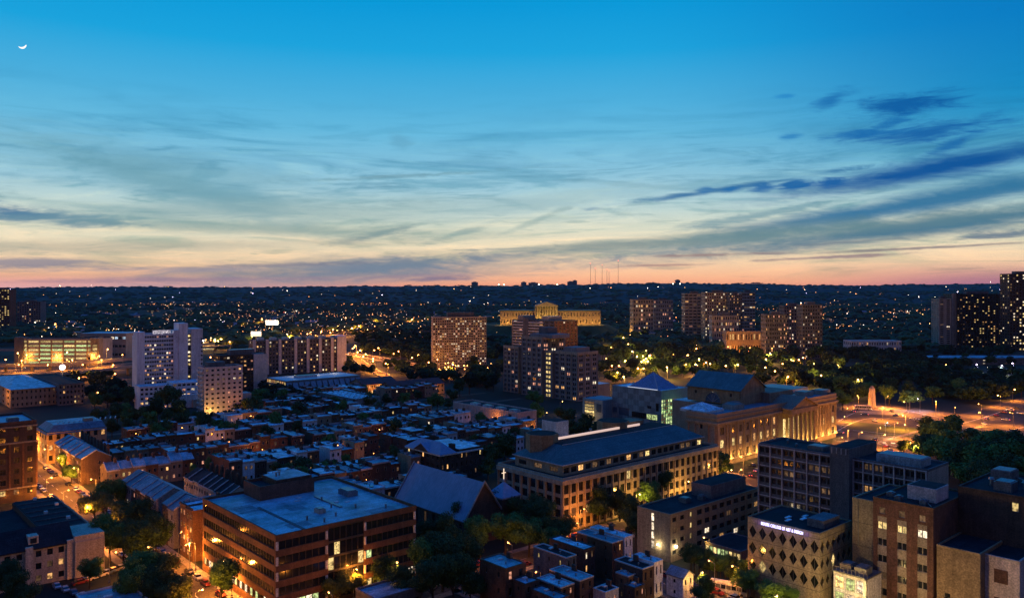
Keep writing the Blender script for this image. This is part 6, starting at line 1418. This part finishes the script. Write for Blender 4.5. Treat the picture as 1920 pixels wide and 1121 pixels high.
for px, py, on in ((1600,772,1),(1622,778,1),(1672,772,0),(1680,780,0),(1712,786,0),(1722,790,0),(1640,826,1),(1608,842,0),(1580,845,0),(1595,848,0),(1750,812,1),(1850,786,1),(1868,780,0),(1882,774,0),(1894,770,1),(1906,766,0),(1420,884,1),(1412,874,0),(1405,892,1),(1690,850,0),(1640,790,1),(1665,800,0),(1725,800,1),(1765,796,1),(1800,800,0),(1820,806,1),(1845,796,0),(1625,838,1),(1662,838,0),(1700,842,1),(1735,836,0),(1775,828,1),(1930,758,0),(1915,776,1),(1886,788,1),(1585,784,0),(1575,812,1),(1670,846,1),(1560,856,0)):
    car(P(px, py), rnd.choice((GA, GA+math.pi/2, GA+.8)), on=bool(on), z=.08)
def bus(p, rz, label):
    r = empty('bus', (p.x, p.y, .03), rz, label=label, cat='bus'); b = MB(); b.hexa([(-5.6,-1.25,.4),(5.6,-1.25,.4),(5.6,1.25,.4),(-5.6,1.25,.4),(-5.5,-1.2,3.1),(5.4,-1.2,3.1),(5.4,1.2,3.1),(-5.5,1.2,3.1)], M_['white']); b.box(-4.8,4.6,-.8,.8,3.1,3.3,M_['trim']); b.build('body', r)
    for s in (-1, 1):
        b = MB()
        for i in range(7): b.box(-5.0+i*1.45, -3.75+i*1.45, s*1.28-.02, s*1.28+.02, 1.5, 2.6, LIT['dim'] if i%2 else M_['glass'])
        b.build('side_window', r)
    for x in (-3.6, 3.4):
        for y in (-1.1, 1.1): inst('wheel', car_meshes(0)[2], (x, y, .45), 0, r, (1.35,1.5,1.35))
    for y in (-.9, .9): inst('headlight', HL['headlight'], (5.6, y, .8), 0, r)
bus(P(1368, 1112), GA+1.9, 'white bus parked at the bottom edge in front of the diamond-windowed college')
bus(P(1618, 768), -.35, 'white bus with lit windows passing the stone obelisk')

# ================================================================ far country
RIDGES = {5200: (1500, 9, [(-800,548),(0,547),(400,550),(700,549),(900,545),(1100,543),(1300,545),(1600,549),(1920,543),(2700,544)]),
          7600: (1900, 4, [(-800,540),(0,540),(250,538),(500,539),(800,536),(960,536),(1100,533),(1300,531),(1450,534),(1600,536),(1750,533),(1920,531),(2700,531)])}
def ridge_z(y0, x, f):
    dep, seed, prof = RIDGES[y0]; px = 960+FPX*x/y0; k = 0
    while k < len(prof)-2 and px > prof[k+1][0]: k += 1
    t = min(1, max(0, (px-prof[k][0])/(prof[k+1][0]-prof[k][0]))); py = prof[k][1]*(1-t)+prof[k+1][1]*t
    hgt = H+(HY-py)*y0/FPX+11*mnoise.noise(Vector((x/420, seed, 0)))+5*mnoise.noise(Vector((x/110, seed, 3)))+6*mnoise.noise(Vector((x/34, seed, 8)))
    return max(-1, hgt*(1-(1-f)**2)+(6*mnoise.noise(Vector((x/260, f*5, seed))) if 0 < f < 1 else 0))
def ridge(name, y0, m):
    dep = RIDGES[y0][0]; b = MB(); n = 700; W = y0*.95; rows = []
    for f in (0., .15, .3, .45, .6, .8, 1.): rows.append([(-W+2*W*i/n, y0-dep*(1-f), ridge_z(y0, -W+2*W*i/n, f)) for i in range(n+1)])
    for A_, B_ in zip(rows, rows[1:]):
        for i in range(n): b.poly([A_[i], A_[i+1], B_[i+1], B_[i]], m)
    for i in range(n): b.poly([rows[-1][i], rows[-1][i+1], (rows[-1][i+1][0], y0+600, -1), (rows[-1][i][0], y0+600, -1)], m)
    return b.build(name, kind='structure')
for y0_ in (7600, 5200): ridge('hills', y0_, M_['hill'])
def blob_field():
    """woods and gardens that stretch to the hills"""
    rnd = random.Random(8); b = MB(); m1 = M_['leaf_far']; m2 = M_['leaf_dark']; im = [b.mi(m1), b.mi(m2)]
    ico = [(0,0,1),(.89,0,.45),(.28,.85,.45),(-.72,.53,.45),(-.72,-.53,.45),(.28,-.85,.45),(.72,.53,-.3),(-.28,.85,-.3),(-.89,0,-.3),(-.28,-.85,-.3),(.72,-.53,-.3)]
    ico = [(a_, b_, c_*.62) for a_, b_, c_ in ico]
    fc = [(0,1,2),(0,2,3),(0,3,4),(0,4,5),(0,5,1),(1,6,2),(2,7,3),(3,8,4),(4,9,5),(5,10,1),(2,6,7),(3,7,8),(4,8,9),(5,9,10),(1,10,6)]
    n = 0
    while n < 8200:
        d = 1050*math.exp(rnd.random()*1.62); px = rnd.uniform(-60, 1980); x = (px-960)/FPX*d
        v = mnoise.noise(Vector((x/260, d/420, 0)))
        if v < -.22: continue
        if d < 1500 and (560 < px < 830): continue
        if d < 1330 and (1740 < px): continue
        if d < 1180 and px < 420: continue
        if 1240 < d < 1450 and 925 < px < 1140: continue
        r = rnd.uniform(5, 9)*(1+d/5000)
        for _ in range(2):
            ox, oy = rnd.uniform(-r, r), rnd.uniform(-r, r); rr = r*rnd.uniform(.6, 1.1); hz = rr*rnd.uniform(1.0, 1.5); k = len(b.v); ii = im[rnd.randrange(2)]
            for q in ico: s = rnd.uniform(.75, 1.2); b.v.append((x+ox+q[0]*rr*s, d+oy+q[1]*rr*s, hz*.75+q[2]*hz*s*.8))
            for f in fc: b.f.append(tuple(k+j for j in f)); b.m.append(ii)
        n += 1
    for y0, nn in ((5200, 1700), (7600, 1100)):
        for _ in range(nn):
            f = rnd.random()**.7; px = rnd.uniform(-40, 1960); d = y0-RIDGES[y0][0]*(1-f); x = (px-960)/FPX*d; z = ridge_z(y0, x, f); rr = rnd.uniform(10, 19); k = len(b.v); ii = im[rnd.randrange(2)]
            for q in ico: s = rnd.uniform(.75, 1.2); b.v.append((x+q[0]*rr*s*1.5, d+q[1]*rr*s, z+1+q[2]*rr*s*.75))
            for f_ in fc: b.f.append(tuple(k+j for j in f_)); b.m.append(ii)
    b.build('far_woods', kind='stuff', label='dark woods and gardens stretching away to the hills', cat='woods')
blob_field()
rnd = random.Random(5); FHM = []
def far_house(px, d, w, dp, h, wall, pitched):
    r = empty('distant_house', PD(px, d), rnd.uniform(-.5, .5), cat='house', group='distant houses'); b = MB(); m = M_[wall]; b.gm = m; b.box(-w/2, w/2, 0, dp, 0, h, m); b.build('wall', r)
    q = MB(); 
    if pitched: gable(q, -w/2, w/2, 0, dp, h, h+dp*.3, M_['roof_mid'], b, 'x', .3)
    else: q.box(-w/2-.2, w/2+.2, -.2, dp+.2, h, h+.5, M_['roof_blue'])
    q.build('roof', r)
    lit = 0; n = max(2, int(w/4))
    for i in range(n):
        for f in range(max(1, int(h/3.4))):
            k = rnd.choice(('warm','white','yellow')) if rnd.random() < .3 else 'dark'; lit += k != 'dark'
            inst('window', window_mesh(1.6, 1.6, k, 'plain'), (-w/2+w*(i+.5)/n, -.05, 1+f*3.3), 0, r)
    big = 'wide' if w > 22 else 'small'
    AUTO.append((r, f"{big} {'lit' if lit > 2 else 'dim'} {HN[wall]} {'gabled' if pitched else 'flat-roofed'} house", PD(px, d, h), w*.4))
cnt = 0
while cnt < 130:
    px = rnd.uniform(0, 1920); d = 1000*math.exp(rnd.random()*1.1)
    if px > 1740 and d < 1400 or 560 < px < 900 and d < 1500 or px < 420 and d < 1150 or 900 < px < 1150 and d < 1900: continue
    if 1150 < px < 1560 and d < 1300: continue
    far_house(px, d, rnd.choice((9, 12, 16, 26, 38)), rnd.uniform(9, 14), rnd.choice((6, 7, 9, 12)), rnd.choice(('brick_red','stone_pink','cream','lilac','tan_conc')), rnd.random() < .5); cnt += 1
# row of pale houses behind the rail line on the left
for i in range(10): far_house(60+i*24+rnd.uniform(-3, 3), 1150+rnd.uniform(0, 50), 14, 11, 8, rnd.choice(('stone_pink','cream','tan_conc')), True)
# individual far street lamps, then the myriad beyond them
FL = 0
for px, d, kd, pw in ((106, 1420, 'or', 150000), (231, 1600, 'ye', 60000), (490, 1650, 'or', 150000), (500, 1290, 'wh', 30000), (1170, 1500, 'wh', 20000), (1190, 1300, 'wh', 15000), (1630, 2200, 'wh', 9000), (1385, 1290, 'wh', 9000)):
    lamp(PD(px, d), kd, pw, far=True, sc=2.6)
for i in range(120):
    px, d = rnd.choice(((rnd.uniform(60, 470), rnd.uniform(1060, 1300)), (rnd.uniform(180, 420), rnd.uniform(1120, 1180)), (rnd.uniform(640, 830), rnd.uniform(1700, 2300)), (rnd.uniform(1420, 1920), rnd.uniform(1400, 2400)), (rnd.uniform(1280, 1550), rnd.uniform(980, 1150)), (rnd.uniform(800, 1000), rnd.uniform(1500, 2400))))
    lamp(PD(px, d), rnd.choice(('or','or','ye','wh')), (40000, 0)[i % 2], far=True, sc=1.25)
b = MB()
def far_light(px, d, k, ms=None):
    s = rnd.uniform(.14, .50)*(.40+d/2900)*rnd.choice((.6, .7, .8, 1., 1.5)); b.ball(PD(px, d, rnd.uniform(9, 17)+(d > 3000)*10), s, ms or rnd.choice((B_D1, B_D1, B_D2, B_D2, B_OR, B_OR, B_OR, B_WH, B_YE, B_YE, B_RD if k % 9 == 0 else B_OR, B_PK if k % 7 == 0 else B_WH)), 6, 4)
for i in range(95):                       # streets seen as strings of lamps
    px = rnd.uniform(-20, 1940); d = 1150*math.exp(rnd.random()*1.35); x0, y0 = PD(px, d)[:2]; a = rnd.choice((GA, GA+math.pi/2, rnd.uniform(0, 3.1))); ms = rnd.choice((B_OR, B_D1, B_YE, None, B_D1))
    if 820 < px < 1130 and d < 2600: continue
    for j in range(rnd.randrange(6, 20)):
        x = x0+math.cos(a)*j*rnd.uniform(30, 38); y = y0+math.sin(a)*j*rnd.uniform(30, 38)
        if 1150 < y < 4800: far_light(960+x/y*FPX, y, j, ms)
for i in range(1500):
    if i % 5: cx, cd = rnd.choice(((320,1900),(500,1500),(450,1800),(700,1900),(740,2300),(900,2600),(1240,2500),(1500,1900),(1560,2400),(1700,2300),(1840,1900),(1800,2900),(1600,1500),(1890,1500),(120,1700),(330,3200),(560,2600),(380,2600),(1330,3200),(230,1400),(80,1400),(620,1600),(660,2100)));  px = rnd.gauss(cx, rnd.choice((14, 30, 60))); d = cd*math.exp(rnd.gauss(0, .09))
    else: px = rnd.uniform(0, 1920); d = 1150*math.exp(rnd.random()**1.1*1.5)
    if d > 2600 and rnd.random() < .4: continue
    if 820 < px < 1130 and d < 3000 and rnd.random() < .8: continue
    far_light(px, d, i)
for y0, nn in ((5200, 80), (7600, 25)):
    for i in range(nn):
        f = rnd.random(); px = rnd.gauss(rnd.choice((120,330,460,520,640,870,1240,1500,1700,1850)), 60) if i % 2 else rnd.uniform(0, 1920); d = y0-RIDGES[y0][0]*(1-f); x = (px-960)/FPX*d
        b.ball((x, d, ridge_z(y0, x, f)+18), rnd.uniform(.6, 1.7)*(1.3 if y0 > 6000 else 1), rnd.choice((B_D1, B_D2, B_D1, B_D2, B_OR, B_WH, B_YE, B_PK)), 6, 4)
for px, d, z in ((935,7000,118),(945,7000,118),(1010,7000,119),(1045,7000,120),(1262,7000,126),(1275,7000,126)): b.ball(PD(px, d, z), 4, B_WH, 6, 4)
b.build('far_city_lights', kind='stuff', label='countless far street and window lights across the plain', cat='city lights')
for px, w, h, k in ((982, 10, 5, 0), (1000, 18, 4, 0), (1070, 12, 6, 0), (1078, 8, 8, 0), (1271, 9, 9, 0), (1225, 8, 4, 0), (890, 12, 5, 0)):
    d = 7550; s = d/FPX; z = H+(HY-534)*s-8; b = Bld('ridge_top_block', 'tiny dark building silhouette on the horizon ridge %s' % {982:'left of the radio masts', 1000:'with a long low outline', 1070:'just left of the tallest twin block', 1078:'standing tallest left of the masts', 1271:'like a spike right of the masts', 1225:'low and right of the masts', 890:'beyond the speckled grey slab'}[px], 'building', PD(px, d, z), 0.)
    q = b.part('wall'); q.box(-w*s/2, w*s/2, 0, 30, 0, h*s+8, M_['concrete_dark']); q = b.part('roof'); q.box(-w*s/4, w*s/4, 5, 20, h*s+8, h*s+13, M_['concrete_dark']); b.done(None)
for i, (px, top) in enumerate(((1107,494),(1116,503),(1129,497),(1138,505),(1159,489),(1142,508))):
    d = 7500; z1 = H+(HY-top)*d/FPX; r = empty('radio_mast', PD(px, d), 0, label=('thin red-lit radio mast on the horizon, ' + ('leftmost of the six','second from the left','third from the left','fourth from the left','rightmost and tallest of the six','fifth and shortest of the six')[i]), cat='radio mast', group='radio masts'); b = MB(); b.cyl(0, 0, 90, z1, 1.9, 1.2, M_['concrete'], 5); b.build('mast', r)
    b = MB(); b.ball((0,0,z1+1), 2.2, B_RD, 6, 4); b.build('beacon', r)
# the crescent moon
b = MB(); r0 = 110.; m = mat('moonlight', (.9,.9,.85), .8, 0, emit=(1.,.93,.78), es=1.3); n = 20; mp = PD(41, 22000, H+(HY-84)*22000/FPX)
def cres(i): a = math.radians(205+150*i/n); w = math.sin(math.pi*i/n)**.8*.36; return (Vector((math.cos(a), 0, math.sin(a)))*r0, Vector((math.cos(a), 0, math.sin(a)))*r0*(1-w))
for i in range(n):
    o0, i0 = cres(i); o1, i1 = cres(i+1); dv = Vector((0, 30, 0)); b.poly([o0, o1, i1, i0], m); b.poly([o0+dv, i0+dv, i1+dv, o1+dv], m); b.poly([o0, o0+dv, o1+dv, o1], m); b.poly([i0, i1, i1+dv, i0+dv], m)
mo = b.build('moon', label='thin pale crescent moon high in the blue sky', cat='moon'); mo.location = mp
# ================================================================ the air
def haze():
    b = MB(); b.box(-9000, 9000, -250, 9500, -1, 345, None); me = b.mesh('haze'); o = bpy.data.objects.new('haze', me); col.objects.link(o); o['kind'] = 'stuff'
    m = bpy.data.materials.new('haze'); m.use_nodes = True; N = m.node_tree.nodes; N.clear(); out = N.new('ShaderNodeOutputMaterial'); v = N.new('ShaderNodeVolumePrincipled')
    v.inputs['Color'].default_value = (.55, .72, .95, 1); v.inputs['Density'].default_value = HAZE; v.inputs['Anisotropy'].default_value = .2; m.node_tree.links.new(v.outputs[0], out.inputs['Volume']); me.materials.clear(); me.materials.append(m)
haze()

# ================================================================ leave out repeats that nothing shows, then name each by where it stands
bpy.context.view_layer.update()
from mathutils.bvhtree import BVHTree
def root_of(o):
    while o.parent is not None: o = o.parent
    return o
def occluders():
    V, F_, own, cache = [], [], [], {}
    ball = MB(); ball.ball((0,0,8.), 4.2, M_['soil'], 8, 5, .85)
    for o in S.objects:
        if o.type != 'MESH' or o.name.startswith(('haze', 'far_city', 'moon', 'trunk')): continue
        rt = root_of(o).name; mw = o.matrix_world
        if o.name.startswith('crown') and o.parent and o.parent.name.startswith('tree'): vs, fs = ball.v, ball.f
        else:
            k = o.data.name
            if k not in cache: cache[k] = ([tuple(v.co) for v in o.data.vertices], [tuple(p.vertices) for p in o.data.polygons])
            vs, fs = cache[k]
        n = len(V); V += [mw @ Vector(v) for v in vs]; F_ += [tuple(n+i for i in f) for f in fs]; own += [rt]*len(fs)
    return BVHTree.FromPolygons(V, F_), own
TREE, OWN = occluders()
def seen(root, c, s, eye):
    for k in range(9):
        t = c if k == 0 else c+Vector((random.uniform(-s, s), random.uniform(-s, s), random.uniform(-s*.7, s*.7)))
        d = t-eye; L_ = d.length; d.normalize(); loc, n_, i_, ds = TREE.ray_cast(eye, d, L_+s)
        if loc is None:
            if k == 0 and s < 1: return True
            continue
        if OWN[i_] == root.name or (loc-t).length < s*.6: return True
    return False
random.seed(2)
keep, drop = [], []
for it in AUTO:
    root, base, c, s = it; x, y = scr(c)
    if not (-45 < x < 1965 and y < 1121+140 and c[1] > 20): drop.append(root); continue
    inside = -5 < x < 1925 and y < 1135
    vis = inside and seen(root, c, s, Vector((0, 0, H)))
    if vis: keep.append(it); root['_v'] = 1
    elif (inside and (seen(root, c, s, Vector((9, 0, H))) or seen(root, c, s, Vector((-9, 0, H))))) or (not inside): keep.append(it); root['_v'] = 0
    else: drop.append(root)
kids = {}
for o in bpy.data.objects:
    if o.parent is not None: kids.setdefault(o.parent.name, []).append(o)
dead = []
def kill(o):
    for ch in kids.get(o.name, []): kill(ch)
    dead.append(o)
for r in drop: kill(r)
bpy.data.batch_remove(dead)
bygroup = {}
for root, base, c, s in keep:
    x, y = scr(c); lm = min(LM, key=lambda q: (q[1]-x)**2+((q[2]-y)*1.6)**2); dx, dy = x-lm[1], y-lm[2]
    rel = ('left of' if dx < 0 else 'right of') if abs(dx) > abs(dy)*1.3 else ('behind' if dy < 0 else 'in front of')
    bygroup.setdefault((base, rel, lm[0]), []).append((x, root))
ORD = ['first','second','third','fourth','fifth','sixth','seventh','eighth','ninth','tenth','eleventh','twelfth']
for (base, rel, lm), L_ in bygroup.items():
    L_.sort(key=lambda q: (q[0])); n = len(L_)
    for i, (x, r) in enumerate(L_):
        t = f'{base} {rel} {lm}'
        if n > 1: t += ', '+((ORD[i]+' from left') if i < n-1 or n == 2 and i == 0 else 'rightmost one') if i and i < 12 else (', leftmost one' if i == 0 else ', %d%s from left' % (i+1, {1:'st',2:'nd',3:'rd'}.get((i+1) % 10, 'th') if i > 19 else 'th'))
        r['label'] = t
for r_ in [k[0] for k in keep]:
    if '_v' in r_.keys(): del r_['_v']
print('KEPT', len(keep), 'DROPPED', len(drop), 'OBJECTS', len(bpy.data.objects), 'LIGHTS', len(bpy.data.lights))
